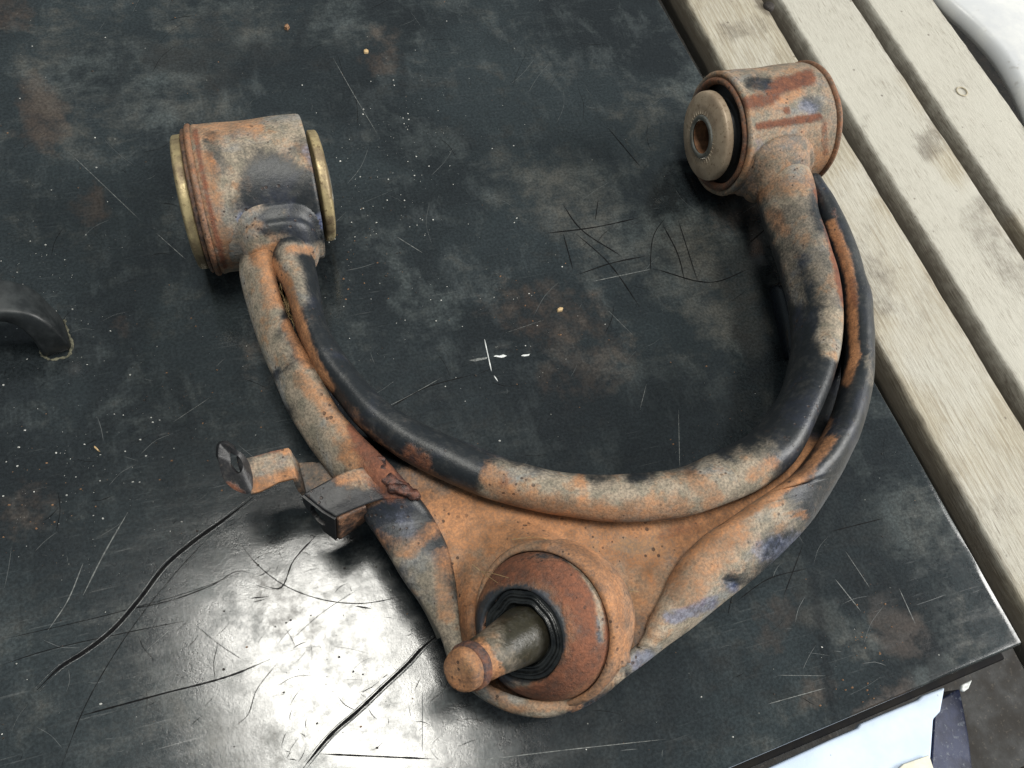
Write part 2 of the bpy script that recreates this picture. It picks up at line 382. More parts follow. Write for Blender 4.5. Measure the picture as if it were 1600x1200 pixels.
M_LIP = simple('worn_black_edge', (0.02, 0.023, 0.026), (0.05, 0.055, 0.062), 0.30, 120, rough2=0.5, dark=(0.16, 0.17, 0.18))
M_SHADE_RAIL = simple('black_shade_rail', (0.003, 0.003, 0.004), (0.008, 0.007, 0.006), 0.7, 90, spec=0.12)
def box_T(name, u0, u1, v0, v1, z0, z1, mat, parent, bev=0.001, wob=0):
    bm = bmesh.new()
    c = [bm.verts.new(T(u, v, z)) for z in (z0, z1) for (u, v) in ((u0, v0), (u1, v0), (u1, v1), (u0, v1))]
    for f in ((0, 1, 2, 3), (7, 6, 5, 4), (0, 4, 5, 1), (1, 5, 6, 2), (2, 6, 7, 3), (3, 7, 4, 0)):
        bm.faces.new([c[i] for i in f])
    bmesh.ops.recalc_face_normals(bm, faces=bm.faces)
    o = bm_obj(name, bm, mat, parent)
    if bev: mod(o, 'BEVEL', width=bev, segments=3)
    return o
box_T('front_shade_rail', -0.0045, 0.93, 0.0035, 0.93, -0.032, -0.0125, M_SHADE_RAIL, bench)  # near-black rail also stands in for the shadow below the bench edge

# long gouges and fine scratches cut into the paint
M_GOUGE = simple('gouge_black', (0.004, 0.004, 0.005), (0.010, 0.010, 0.010), 0.75, 300, spec=0.08)
M_BURR = simple('raised_burr', (0.05, 0.054, 0.056), (0.14, 0.145, 0.145), 0.16, 300)
M_SCRL = simple('pale_scratch', (0.06, 0.065, 0.065), (0.20, 0.21, 0.20), 0.6, 500)
M_SCRF = simple('faint_scratch', (0.055, 0.062, 0.064), (0.10, 0.11, 0.11), 0.5, 400)
M_SCRW = simple('white_scratch', (0.45, 0.47, 0.46), (0.75, 0.77, 0.76), 0.5, 400)
def strip(bmv, bmf, pts, w0, z=0.00006, crown=0.00005, n=None, taper=True, ragged=0.25):
    """a thin crowned ribbon along bench pixels pts, width w0 metres"""
    n = n or max(4, int(sum(math.hypot(a[0]-b[0], a[1]-b[1]) for a, b in zip(pts[:-1], pts[1:]))/7))
    C = catmull(np.array(pts, float), n) if len(pts) > 2 else np.linspace(pts[0], pts[1], n)
    Q = [W(x, y, 0) for x, y in C]
    s = len(bmv)
    for i, q in enumerate(Q):
        a, c = Q[max(0, i-1)], Q[min(n-1, i+1)]
        d = (c-a).normalized(); s_ = Vector((-d.y, d.x, 0))
        t = i/(n-1); ww = w0*(1+ragged*random.uniform(-1, 1))
        if taper: ww *= max(0.15, min(1, 7.0*t, 7.0*(1-t)))
        for k, zz in ((-0.5, 0), (0, crown), (0.5, 0)):
            p = q+s_*ww*k; bmv.append((p.x, p.y, z+zz))
    for i in range(n-1):
        for k in (0, 1):
            a = s+i*3+k; bmf.append((a, a+1, a+4, a+3))
def strip_obj(name, lines, mat, kind=None, **k):
    v, f = [], []
    for L in lines: strip(v, f, L[0], L[1], **k)
    o = mesh_obj(name, v, f, mat, bench)
    if kind: o['kind'] = kind
    return o
g1 = [(396, 777), (350, 812), (300, 848), (262, 880), (215, 940), (175, 985), (130, 1020), (95, 1042), (58, 1078)]
g2 = [(690, 988), (660, 1012), (640, 1034), (600, 1072), (560, 1110), (520, 1145), (472, 1202)]
def shift(L, dx, dy): return [(x+dx, y+dy) for x, y in L]
strip_obj('gouge', [(g1, 0.0015)], M_GOUGE, ragged=0.12)
strip_obj('gouge', [(g2, 0.0014)], M_GOUGE, ragged=0.12)
strip_obj('burr', [(shift(g1, 3, 2.5), 0.0004), (shift(g1, -3.5, -2), 0.00028)], M_BURR, crown=0.00025)
strip_obj('burr', [(shift(g2, 3.5, 3), 0.0007), (shift(g2, -4, -2), 0.0003)], M_BURR, crown=0.0004)
dk = [([(345, 820), (270, 900), (180, 1020), (130, 1110), (95, 1200)], .0004), ([(0, 1000), (190, 955), (310, 920), (380, 893)], .00035), ([(185, 955), (260, 940), (330, 915), (378, 892), (400, 898)], .0005),
      ([(372, 845), (400, 880), (440, 912), (500, 936), (560, 943), (640, 930)], .0005), ([(495, 835), (458, 877), (435, 920), (412, 915)], .0007), ([(300, 972), (340, 1005), (385, 1035)], .0003),
      ([(422, 1030), (370, 1052), (250, 1085), (120, 1120)], .0009), ([(434, 1035), (400, 1080), (385, 1120), (366, 1135)], .0004), ([(500, 1178), (680, 1186)], .0008), ([(0, 1040), (60, 1020), (190, 990), (300, 968)], .0004),
      ([(390, 935), (420, 932)], .0006), ([(395, 941), (415, 936)], .0005), ([(555, 947), (580, 951)], .0009), ([(455, 1000), (500, 960), (560, 920)], .0003), ([(605, 640), (660, 608), (740, 585)], .0007),
      ([(880, 320), (900, 350), (970, 400)], .0009), ([(850, 365), (930, 355), (1000, 340)], .0013), ([(1015, 430), (1025, 360), (1040, 340)], .0006), ([(1035, 350), (1060, 400), (1070, 440)], .0009),
      ([(1060, 345), (1090, 440)], .0010), ([(930, 345), (935, 310)], .0010), ([(900, 365), (950, 410), (1000, 480)], .0008), ([(1020, 420), (1120, 440), (1170, 420)], .0013), ([(1010, 400), (960, 410), (900, 430)], .0008),
      ([(880, 365), (895, 420)], .0012), ([(1270, 860), (1278, 1000), (1305, 1120)], .0035), ([(1150, 940), (1200, 905), (1262, 888)], .0005), ([(1400, 900), (1470, 965)], .0035), ([(1255, 850), (1225, 930)], .0005),
      ([(1170, 380), (1230, 330)], .0012), ([(950, 200), (1000, 260)], .0012), ([(320, 140), (350, 90), (380, 30)], .004), ([(470, 100), (475, 0)], .0028), ([(180, 150), (200, 95)], .005), ([(340, 82), (290, 75)], .004),
      ([(240, 90), (330, 72), (400, 78)], .006), ([(625, 60), (632, 160)], .003), ([(1300, 830), (1380, 810)], .0006), ([(545, 430), (552, 500)], .003), ([(690, 450), (705, 520)], .003)]
big = [s for s in dk if s[1] >= 0.0026]; small = [(s[0], s[1]*(.8 if s[1] < .001 else .55)) for s in dk if s[1] < 0.0026]
M_SMEAR = simple('dark_rub_mark', (0.008, 0.010, 0.011), (0.013, 0.016, 0.017), 0.34, 300, rough2=0.4)
for s in small:
    if s[1] >= .0005: strip_obj('scratch', [s], M_GOUGE, crown=0.00002)
strip_obj('fine_scratches', [s for s in small if s[1] < .0005], M_GOUGE, 'stuff', crown=0.00002)
lt = [([(110, 240), (220, 345)], .0004), ([(245, 365), (290, 405)], .0004), ([(520, 90), (560, 160), (590, 210)], .0004), ([(200, 800), (160, 870), (130, 930)], .0007), ([(130, 880), (105, 940), (75, 985)], .0006),
      ([(600, 638), (640, 618), (690, 590)], .0003), ([(925, 440), (1020, 420)], .0006), ([(1010, 600), (1000, 640)], .0003), ([(1060, 640), (1062, 730)], .0004), ([(1100, 715), (1080, 735)], .0004),
      ([(950, 485), (990, 525)], .0003), ([(1305, 905), (1345, 955)], .0006), ([(1405, 920), (1430, 975)], .0005), ([(1215, 1055), (1290, 1056)], .0003), ([(1290, 1075), (1200, 1100)], .0004),
      ([(660, 1080), (660, 1175)], .0005), ([(620, 370), (660, 395)], .0005), ([(230, 1015), (270, 980)], .0004), ([(720, 700), (650, 760)], .0002), ([(1360, 920), (1320, 860)], .0003), ([(1010, 860), (1030, 900)], .0003),
      ([(730, 1190), (900, 1170), (1040, 1155)], .0004), ([(790, 520), (850, 500)], .0002), ([(330, 620), (270, 660)], .0003)]
strip_obj('fine_scratches', [(l[0], l[1]*.7) for l in lt], M_SCRL, 'stuff', crown=0.00002)
wt = [([(757, 530), (768, 580)], .0005), ([(772, 587), (778, 596)], .0006)]
for s in wt: strip_obj('scratch', [s], M_SCRW, crown=0.00003)
def chip_mesh(name, pts, z, mat, parent, hgt=0.0004):
    c = W(sum(p[0] for p in pts)/len(pts), sum(p[1] for p in pts)/len(pts), 0)
    v = [W(x, y, 0) for x, y in pts]
    vs_ = [(p.x, p.y, 0.0001) for p in v]+[((p.x*0.8+c.x*0.2), (p.y*0.8+c.y*0.2), z+hgt) for p in v]+[(c.x, c.y, z+hgt*1.3)]
    n = len(pts); f = [(i, (i+1) % n, n+(i+1) % n, n+i) for i in range(n)]+[(n+i, n+(i+1) % n, 2*n) for i in range(n)]
    return mesh_obj(name, vs_, f, mat, parent, smooth=False)
M_PALE = simple('pale_paint_chip', (0.55, 0.57, 0.56), (0.85, 0.87, 0.86), 0.5, 900)
chip_mesh('paint_nick', [(771, 557), (775, 555), (780, 556), (786, 554), (792, 556), (788, 558), (784, 559), (777, 558)], 0.0001, M_PALE, bench, 0.0001)
chip_mesh('paint_nick', [(814, 556), (818, 554), (823, 554), (828, 553), (826, 556), (819, 557)], 0.0001, M_PALE, bench, 0.0001)
chip_mesh('paint_nick', [(733, 563), (745, 560), (762, 558), (760, 561), (742, 565)], 0.0001, M_SCRL, bench, 0.00005)
# hair-fine random scratches, dark and pale, all over
def random_lines(n, lmin, lmax, wmin, wmax, region=(0, 0, 1600, 1200)):
    out = []
    for _ in range(n):
        x, y = random.uniform(region[0], region[2]), random.uniform(region[1], region[3]); a = random.gauss(R(-35), R(45)); L = random.uniform(lmin, lmax)
        k = random.uniform(-0.12, 0.12)*L
        p1 = (x, y); p3 = (x+math.cos(a)*L, y+math.sin(a)*L); p2 = ((p1[0]+p3[0])/2-math.sin(a)*k, (p1[1]+p3[1])/2+math.cos(a)*k)
        ok = all(min(to_T(W(q[0], q[1], 0))) > 0.003 for q in (p1, p2, p3))
        if ok: out.append(([p1, p2, p3], random.uniform(wmin, wmax)))
    return out
strip_obj('fine_scratches', random_lines(150, 8, 70, .00008, .00022), M_SCRF, 'stuff', crown=0.00001, z=0.00004)
strip_obj('fine_scratches', random_lines(110, 6, 60, .00010, .0003)+random_lines(70, 5, 40, .0001, .00035, (280, 820, 720, 1200)), M_GOUGE, 'stuff', crown=0.00001, z=0.00005)

# loose grit and crumbs
def scatter(name, n, smin, smax, mat, label, regions=None, flat=0.6):
    v, f = [], []
    for _ in range(n):
        for _t in range(20):
            if regions and random.random() < 0.6:
                r = random.choice(regions); x, y = random.gauss(r[0], r[2]), random.gauss(r[1], r[2])
            else: x, y = random.uniform(-40, 1640), random.uniform(-40, 1240)
            p = W(x, y, 0)
            if min(to_T(p)) > 0.003: break
        else: continue
        s = smin+(smax-smin)*random.random()**4
        ph = random.uniform(0, 6.28); b0 = len(v)
        k = 5
        for i in range(k):
            a = ph+i*2*math.pi/k; rr = s*random.uniform(0.6, 1.2); v.append((p.x+rr*math.cos(a), p.y+rr*math.sin(a)*0.8, 0.00003))
        for i in range(k):
            a = ph+i*2*math.pi/k+.2; rr = s*random.uniform(0.3, 0.7); v.append((p.x+rr*math.cos(a), p.y+rr*math.sin(a)*0.8, s*flat*random.uniform(.7, 1.2)))
        for i in range(k): f.append((b0+i, b0+(i+1) % k, b0+k+(i+1) % k, b0+k+i))
        f.append(tuple(b0+k+i for i in range(k)))
    o = mesh_obj(name, v, f, mat, smooth=False)
    tag(o, label, 'grit', kind='stuff'); return o
M_GRITW = simple('pale_grit', (0.35, 0.35, 0.33), (0.7, 0.7, 0.66), 0.7, 900)
M_GRITD = simple('dark_crumb', (0.012, 0.010, 0.009), (0.035, 0.026, 0.02), 0.7, 900)
M_GRITB = simple('rust_crumb', (0.14, 0.07, 0.035), (0.30, 0.17, 0.09), 0.8, 900)
scatter('pale_grit', 800, .00010, .00062, M_GRITW, 'pale specks of grit scattered all over the black bench top', [(640, 200, 60), (560, 300, 90), (700, 420, 120), (60, 450, 60), (150, 720, 70)])
scatter('dark_crumbs', 300, .00015, .0009, M_GRITD, 'dark crumbs of dirt scattered over the black bench top', [(620, 330, 70), (430, 950, 90), (600, 880, 60), (300, 680, 80), (540, 1050, 80)])
scatter('rust_crumbs', 420, .00012, .0007, M_GRITB, 'brown rust crumbs lying around the arm on the bench', [(330, 640, 60), (830, 490, 60), (1370, 980, 40), (560, 420, 40), (60, 790, 50), (1100, 700, 60), (1360, 1110, 30)])
M_CHIP = simple('wood_chip', (0.45, 0.30, 0.14), (0.62, 0.45, 0.25), 0.8, 400)
def crumb(pts, label, mat=M_CHIP, hgt=0.0009):
    o = chip_mesh('crumb', pts, 0.0003, mat, None, hgt); tag(o, label, 'crumb', 'loose crumbs on the bench top')
crumb([(568, 80), (572, 78), (576, 80), (575, 84), (569, 84)], 'tiny orange chip near the top edge, right of the left bushing')
crumb([(870, 484), (874, 481), (880, 482), (878, 487), (871, 488)], 'tiny tan chip lying in the middle of the bench inside the arm')
crumb([(445, 42), (450, 40), (453, 44), (449, 48), (444, 46)], 'small brown crumb above the left bushing near the top', M_GRITB, 0.0016)
crumb([(147, 697), (151, 699), (157, 706), (154, 706), (148, 701)], 'thin straw coloured sliver left of the bent bracket')

# ------------------------------------------------------------------ wooden slats beyond the right edge
def wood_mat():
    m_, nt, bs = newmat('weathered_pale_wood'); b = NB(nt)
    gr = b.noise(9, 8, 0.66, b.mapping((3.2, 70, 50)), 0.4); gr2 = b.noise(12, 6, 0.7, b.mapping((9, 190, 150)), 0.2)
    n1 = b.noise(16, 6, 0.65); n2 = b.noise(60, 6, 0.7); n3 = b.noise(24, 6, 0.7, b.mapping((1, 3, 3), loc=(3, 1, 0)))
    at = b.n('ShaderNodeAttribute', attribute_name='wear_shade'); sp = b.n('ShaderNodeSeparateColor'); b.l(at.outputs['Color'], sp.inputs[0])
    c = b.mix(b.ramp(gr, 0.33, 0.67), (0.30, 0.26, 0.19), (0.46, 0.425, 0.34))
    c = b.mix(b.ramp(gr2, 0.50, 0.66, 0, 0.55), c, (0.17, 0.135, 0.09))
    c = b.mix(b.math('MULTIPLY', b.ramp(b.noise(16, 7, 0.8, b.mapping((6, 75, 40), loc=(9, 2, 4))), 0.57, 0.66, 0, 0.8), b.ramp(n1, 0.42, 0.60)), c, (0.075, 0.06, 0.045))
    wh = b.ramp(b.math('ADD', sp.outputs[0], b.math('MULTIPLY', b.math('SUBTRACT', b.math('ADD', b.math('MULTIPLY', n1, 0.6), b.math('MULTIPLY', gr, 0.4)), 0.5), 1.2)), 0.25, 0.75)
    c = b.mix(b.math('MULTIPLY', wh, 0.80), c, (0.49, 0.475, 0.42))
    c = b.mix(b.math('MULTIPLY', b.ramp(gr2, 0.50, 0.64), b.ramp(n1, 0.38, 0.60, 0.12, 0.7)), c, (0.22, 0.19, 0.145))
    dirt = b.ramp(b.math('ADD', sp.outputs[1], b.math('MULTIPLY', b.math('SUBTRACT', b.math('ADD', b.math('MULTIPLY', n2, 0.5), b.math('MULTIPLY', gr2, 0.5)), 0.5), 1.9)), 0.25, 0.85)  # real dirt, plus the shade painted on the slats' side faces
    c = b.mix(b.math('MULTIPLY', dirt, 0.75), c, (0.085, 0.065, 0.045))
    sp_ = b.math('MULTIPLY', b.ramp(b.voro(90), 0.05, 0.11, 1, 0), b.ramp(n3, 0.5, 0.6))
    c = b.mix(b.math('MULTIPLY', sp_, 0.7), c, (0.07, 0.05, 0.035))
    b.l(c, bs.inputs['Base Color']); bs.inputs['Roughness'].default_value = 0.75
    b.l(b.bump(b.math('ADD', gr2, b.math('MULTIPLY', gr, 0.6)), 0.6, 0.0008), bs.inputs['Normal'])
    return m_
M_WOOD = wood_mat()
ZS = -0.022; SH = 0.024
pallet = empty('slatted_wooden_stand', (0, 0, 0)); tag(pallet, 'pale weathered wooden slats running beside the right edge of the black bench', 'wooden slats')
def slat(pl0, pl1, pr0, pr1, whitew, dirts, shade_side=False, thick=SH):
    """slat between a left and a right top edge, each given by two sight points"""
    L0, L1, R0, R1 = (W(*p, ZS) for p in (pl0, pl1, pr0, pr1))
    d = (L1-L0).normalized(); d = (d+(R1-R0).normalized()).normalized()
    s = Vector((-d.y, d.x, 0))
    cl = ((L0+L1)/2).dot(s); cr = ((R0+R1)/2).dot(s)
    t0, t1 = -0.55, 0.75; mid = ((L0+L1)/2); mid = mid-s*mid.dot(s); tm = mid.dot(d)
    nx, ny = 300, 26
    V, F = [], []
    lo, hi = min(cl, cr), max(cl, cr)
    rad = 0.0022
    prof = [(lo, -thick), (lo, -thick*0.6), (lo, -rad)]+[(lo+rad*(1-math.cos(a)), -rad*(1-math.sin(a))) for a in (R(30), R(60))]
    prof += [(lo+rad+(hi-lo-2*rad)*k/ny, 0) for k in range(ny+1)]
    prof += [(hi-rad*(1-math.cos(a)), -rad*(1-math.sin(a))) for a in (R(60), R(30))]+[(hi, -rad), (hi, -thick*0.6), (hi, -thick)]
    # local frame: x along the slat, y across
    for i in range(nx+1):
        x = t0+(t1-t0)*i/nx
        for (yy, zz) in prof:
            wv = 0.0005*mnoise.noise(Vector((x*22, yy*30, lo*50)))+0.00025*mnoise.noise(Vector((x*160, yy*220, 3)))
            edge = 0.0006*mnoise.noise(Vector((x*60, 1 if yy > (lo+hi)/2 else 5, lo*90))) if zz < -0.0001 else 0
            V.append((x, yy-(lo+hi)/2+edge, zz+wv))
    n = len(prof); F = grid_faces(nx+1, n, True)
    F.append(tuple(range(n))); F.append(tuple(range(nx*n+n-1, nx*n-1, -1)))
    o = mesh_obj('slat', V, F, M_WOOD, pallet)
    q = Matrix(((d.x, s.x, 0, 0), (d.y, s.y, 0, 0), (0, 0, 1, 0), (0, 0, 0, 1)))
    org = d*tm+s*((lo+hi)/2); q.translation = (org.x, org.y, ZS); o.matrix_world = q
    me = o.data; nv_ = len(me.vertices); co = np.empty(nv_*3); me.vertices.foreach_get('co', co); co = co.reshape(-1, 3)
    wc = co @ np.array(q.to_3x3()).T+np.array(q.translation)
    X, Y = proj(wc); at = me.color_attributes.new('wear_shade', 'FLOAT_COLOR', 'POINT'); c = np.ones((nv_, 4))
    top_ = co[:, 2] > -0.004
    c[:, 0] = strokes_weight(X, Y, whitew)*np.where(top_, 1, 0.8); c[:, 1] = np.maximum(strokes_weight(X, Y, dirts), np.where(top_, 0.16+.34*np.clip(1-(np.minimum(co[:, 1]-co[:, 1].min(), co[:, 1].max()-co[:, 1])-.0015)/.004, 0, 1), 1.2 if shade_side else .9))  # side faces coloured darker to stand for gap shade; top edges are dirty
    at.data.foreach_set('color', c.ravel())
    bm = bmesh.new(); bm.from_mesh(me); bmesh.ops.recalc_face_normals(bm, faces=bm.faces); bm.to_mesh(me); bm.free()
    return d, s, tm, lo, hi
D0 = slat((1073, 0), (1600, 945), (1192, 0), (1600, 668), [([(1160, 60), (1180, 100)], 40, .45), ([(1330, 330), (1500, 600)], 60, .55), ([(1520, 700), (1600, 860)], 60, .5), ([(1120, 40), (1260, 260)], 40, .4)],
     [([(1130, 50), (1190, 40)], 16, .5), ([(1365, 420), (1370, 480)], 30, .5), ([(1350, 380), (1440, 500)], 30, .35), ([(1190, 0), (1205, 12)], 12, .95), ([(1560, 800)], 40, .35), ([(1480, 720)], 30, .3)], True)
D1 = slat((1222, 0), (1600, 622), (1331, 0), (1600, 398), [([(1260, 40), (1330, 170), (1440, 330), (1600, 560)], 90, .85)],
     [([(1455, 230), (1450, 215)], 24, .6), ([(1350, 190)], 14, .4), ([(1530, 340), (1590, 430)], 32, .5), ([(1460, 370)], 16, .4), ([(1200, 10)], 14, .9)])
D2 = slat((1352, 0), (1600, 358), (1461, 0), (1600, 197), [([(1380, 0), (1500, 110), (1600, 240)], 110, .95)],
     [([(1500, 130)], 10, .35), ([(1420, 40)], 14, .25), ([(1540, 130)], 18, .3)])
# knot ring on the third slat and a hole at the second slat's end
M_KNOT = simple('knot_wood', (0.33, 0.28, 0.19), (0.45, 0.40, 0.30), 0.8, 200)
kn = W(1503, 143, ZS+0.0004)
lathe('knot', [(0.0, 0.0036), (0.0004, 0.0038), (0.0005, 0.0042), (0.0003, 0.0045), (0, 0.0047)], M_KNOT, pallet, kn, (0, 0, 1), 28)
lathe('nail_head', [(0.0, 0.0045), (0.0022, 0.0042), (0.0030, 0.0030), (0.0033, 0.0001)], M_GRITD, pallet, W(1200, 12, ZS-0.0005), (0, 0, 1), 20, 0.0006)
# cross bearer under the slats
d_, s_ = D0[0], D0[1]
def obox(name, c, dx, dy, lx, ly, z0, z1, mat, parent, bev=0.001):
    bm = bmesh.new(); k = []
    for z in (z0, z1):
        for (a, b_) in ((-1, -1), (1, -1), (1, 1), (-1, 1)):
            p = c+dx*a*lx/2+dy*b_*ly/2; k.append(bm.verts.new((p.x, p.y, z)))
    for f in ((0, 1, 2, 3), (7, 6, 5, 4), (0, 4, 5, 1), (1, 5, 6, 2), (2, 6, 7, 3), (3, 7, 4, 0)): bm.faces.new([k[i] for i in f])
    bmesh.ops.recalc_face_normals(bm, faces=bm.faces)
    o = bm_obj(name, bm, mat, parent); 
    if bev: mod(o, 'BEVEL', width=bev, segments=3)
    return o
M_BEAR = simple('dirty_timber', (0.10, 0.08, 0.055), (0.20, 0.16, 0.11), 0.85, 60)
cb = W(1380, 330, ZS)
for k_ in (-0.34, 0.36):
    obox('bearer', cb+d_*k_, d_, s_, 0.06, 0.26, ZS-0.075, ZS-SH-0.0005, M_BEAR, pallet)

# ------------------------------------------------------------------ floor
M_FLOOR = simple('oily_ground', (0.004, 0.004, 0.003), (0.014, 0.011, 0.008), 0.6, 25, rough2=0.8, dark=(0.06, 0.05, 0.038), bumpd=0.003)
bm = bmesh.new(); bmesh.ops.create_grid(bm, x_segments=4, y_segments=4, size=3.0)
fl = bm_obj('floor', bm, M_FLOOR); fl.location = (0, 0, -0.75); tag(fl, kind='structure')

# ------------------------------------------------------------------ pale panel and blue post under the front edge
def slab_px(name, pts, z, thick, mat, parent=None, bev=0.001):
    bm = bmesh.new(); t_ = [bm.verts.new(W(x, y, z)) for x, y in pts]; b_ = [bm.verts.new(v.co-Vector((0, 0, thick))) for v in t_]
    bm.faces.new(t_); bm.faces.new(b_[::-1]); n = len(pts)
    for i in range(n): bm.faces.new((t_[i], b_[i], b_[(i+1) % n], t_[(i+1) % n]))
    bmesh.ops.recalc_face_normals(bm, faces=bm.faces)
    o = bm_obj(name, bm, mat, parent)
    if bev: mod(o, 'BEVEL', width=bev, segments=3)
    return o
def white_mat():
    m_, nt, bs = newmat('pale_blue_white_plastic'); b = NB(nt)
    n1 = b.noise(30, 6, 0.6); n2 = b.noise(300, 4, 0.6); vd = b.voro(170)
    c = b.mix(b.ramp(n1, 0.35, 0.65), (0.50, 0.60, 0.76), (0.60, 0.70, 0.84))
    c = b.mix(b.math('MULTIPLY', b.ramp(vd, 0.05, 0.12, 1, 0), b.ramp(n1, 0.5, 0.56, 0, 0.6)), c, (0.10, 0.10, 0.11))
    b.l(c, bs.inputs['Base Color']); bs.inputs['Roughness'].default_value = 0.5
    b.l(b.bump(n2, 0.3, 0.0002), bs.inputs['Normal']); return m_
M_PANEL = white_mat()
crate = empty('storage_box'); tag(crate, 'pale blue white box below the front edge of the black bench', 'box')
slab_px('box_lid', [(1000, 1296), (1180, 1210), (1300, 1155), (1340, 1138), (1345, 1131), (1380, 1116), (1434, 1094), (1442, 1087), (1477, 1074), (1470, 1112), (1459, 1124), (1455, 1182), (1446, 1250), (1300, 1400), (1000, 1450)], -0.045, 0.004, M_PANEL, crate)
slab_px('box_body', [(1060, 1370), (1220, 1290), (1435, 1180), (1440, 1245), (1300, 1390), (1060, 1430)], -0.0495, 0.04, M_PANEL, crate)
slab_px('corner_label', [(1412, 1194), (1452, 1180), (1462, 1210), (1430, 1240), (1390, 1215)], -0.0425, 0.0012, simple('cream_paper', (0.62, 0.60, 0.50), (0.75, 0.73, 0.62), 0.8, 100), crate, 0.0003)
M_NAVY = simple('navy_paint', (0.012, 0.016, 0.045), (0.035, 0.045, 0.10), 0.35, 60, dark=(0.14, 0.16, 0.20))
post = slab_px('blue_post', [(1462, 1095), (1500, 1076), (1507, 1110), (1514, 1150), (1520, 1200), (1526, 1290), (1462, 1300), (1456, 1200)], -0.060, 0.015, M_NAVY)
tag(post, 'dark navy painted post beside the pale box under the bench', 'post')
tape = slab_px('tape_scrap', [(1503, 1070), (1520, 1062), (1514, 1076), (1507, 1081), (1503, 1079)], -0.030, 0.002, M_SCRW)
tag(tape, 'tiny white torn scrap hanging under the bench front edge', 'scrap')

# ------------------------------------------------------------------ white moulded panel top right
def white2():
    m_, nt, bs = newmat('dirty_white_plastic'); b = NB(nt)
    n1 = b.noise(22, 7, 0.65); n2 = b.noise(90, 6, 0.7)
    c = b.mix(b.ramp(n1, 0.36, 0.62), (0.56, 0.57, 0.58), (0.68, 0.68, 0.66))
    c = b.mix(b.ramp(n2, 0.58, 0.74, 0, 0.5), c, (0.26, 0.23, 0.19))
    b.l(c, bs.inputs['Base Color']); bs.inputs['Roughness'].default_value = 0.30
    b.l(b.bump(n2, 0.2, 0.0005), bs.inputs['Normal']); return m_
M_W2 = white2()
edge = catmull([(1400, -100), (1445, -40), (1480, -2), (1523, 36), (1566, 84), (1594, 130), (1620, 190), (1650, 280), (1660, 380)], 60)
V = []; rows = [(0.003, -0.011), (0.0005, -0.0095), (0.0, -0.007), (0.0003, -0.003), (0.0018, -0.0008), (0.0045, 0.0), (0.03, 0.0015), (0.08, 0.001), (0.20, 0.0)]
E = [W(x, y, ZS+0.004) for x, y in edge]
for i, p in enumerate(E):
    a, c = E[max(0, i-1)], E[min(len(E)-1, i+1)]; d = (c-a).normalized(); s = Vector((-d.y, d.x, 0))
    if s.x < 0: s = -s
    for (o_, z) in rows:
        q = p+s*o_; V.append((q.x, q.y, ZS+0.004+z))
wp = mesh_obj('white_curved_panel', V, grid_faces(60, len(rows)), M_W2); mod(wp, 'SOLIDIFY', thickness=0.002, offset=-1)
tag(wp, 'dirty white moulded panel with a curved rim beyond the last wooden slat', 'panel')

# ------------------------------------------------------------------ moulded handles on the bench
def loft(name, secs, mat, parent, closed=True, cap=True, n=None):
    """secs: lists of equal length of points"""
    V = [p for s in secs for p in s]; k = len(secs[0])
    F = grid_faces(len(secs), k, True)
    if cap: F += [tuple(range(k))[::-1], tuple(range((len(secs)-1)*k, len(secs)*k))]
    o = mesh_obj(name, V, F, mat, parent)
    bm = bmesh.new(); bm.from_mesh(o.data); bmesh.ops.recalc_face_normals(bm, faces=bm.faces); bm.to_mesh(o.data); bm.free()
    return o
hd = empty('bench_handle'); tag(hd, 'black moulded handle rising from the bench at the left border', 'handle')
def handle_secs():
    # arch: foot at (82,535), rising towards the left
    cen = [(84, 530, -0.002, .0185, .0135), (81, 525, 0.002, .0185, .0135), (73, 513, 0.010, .0185, .0125), (60, 498, 0.018, .0175, .0115), (38, 480, 0.0245, .0180, .0100), (12, 471, 0.0275, .0185, .0085), (-30, 472, 0.0285, .0190, .0080), (-90, 476, 0.028, .0190, .0080)]
    C = catmull(np.array(cen), 26)
    out = []
    dirw = (W(75, 480, 0)-W(98, 552, 0)).normalized()   # width direction
    for i in range(len(C)):
        x, y, z, wd_, th = C[i]
        a = W(C[max(0, i-1)][0], C[max(0, i-1)][1], C[max(0, i-1)][2]); b_ = W(C[min(25, i+1)][0], C[min(25, i+1)][1], C[min(25, i+1)][2])
        d = (b_-a).normalized(); w_ = (dirw-d*dirw.dot(d)).normalized(); u_ = d.cross(w_).normalized()
        c = W(x, y, z); ring = []
        for k in range(20):
            t = 2*math.pi*k/20; cx, sx = math.cos(t), math.sin(t)
            e = 0.30
            ring.append(c+w_*(wd_/2*math.copysign(abs(cx)**e, cx))+u_*(th/2*math.copysign(abs(sx)**e, sx)))
        out.append(ring)
    return out
loft('grip', handle_secs(), M_BLKPL, hd)
v, f = [], []
rim = catmull(np.array([(100, 500), (106, 520), (111, 544), (108, 555), (92, 560), (78, 562), (68, 556), (62, 548)], float), 40)
for i, (x, y) in enumerate(rim):
    a, b_ = rim[max(0, i-1)], rim[min(39, i+1)]; p, q = W(*a), W(*b_); d = (q-p).normalized(); s = Vector((-d.y, d.x, 0)); c = W(x, y)
    ww = 0.0006+0.0010*mnoise.noise(Vector((i*.6, 0, 0)))
    if 10 < i < 18: ww += 0.0006
    for k, z in ((-1, .00005), (-.4, .0005), (.3, .0006+0.0003*mnoise.noise(Vector((i, 3, 0)))), (1, .00005)):
        pp = c+s*ww*k; v.append((pp.x, pp.y, z))
mesh_obj('mud_line', v, grid_faces(40, 4), M_MUD, hd)
lug = empty('moulded_lug'); tag(lug, 'shiny black moulded lug on the bench, half hidden behind the right arm', 'lug')
M_GLOSS = simple('glossy_black_plastic', (0.006, 0.008, 0.012), (0.012, 0.016, 0.022), 0.18, 60, rough2=0.3)
secs = []
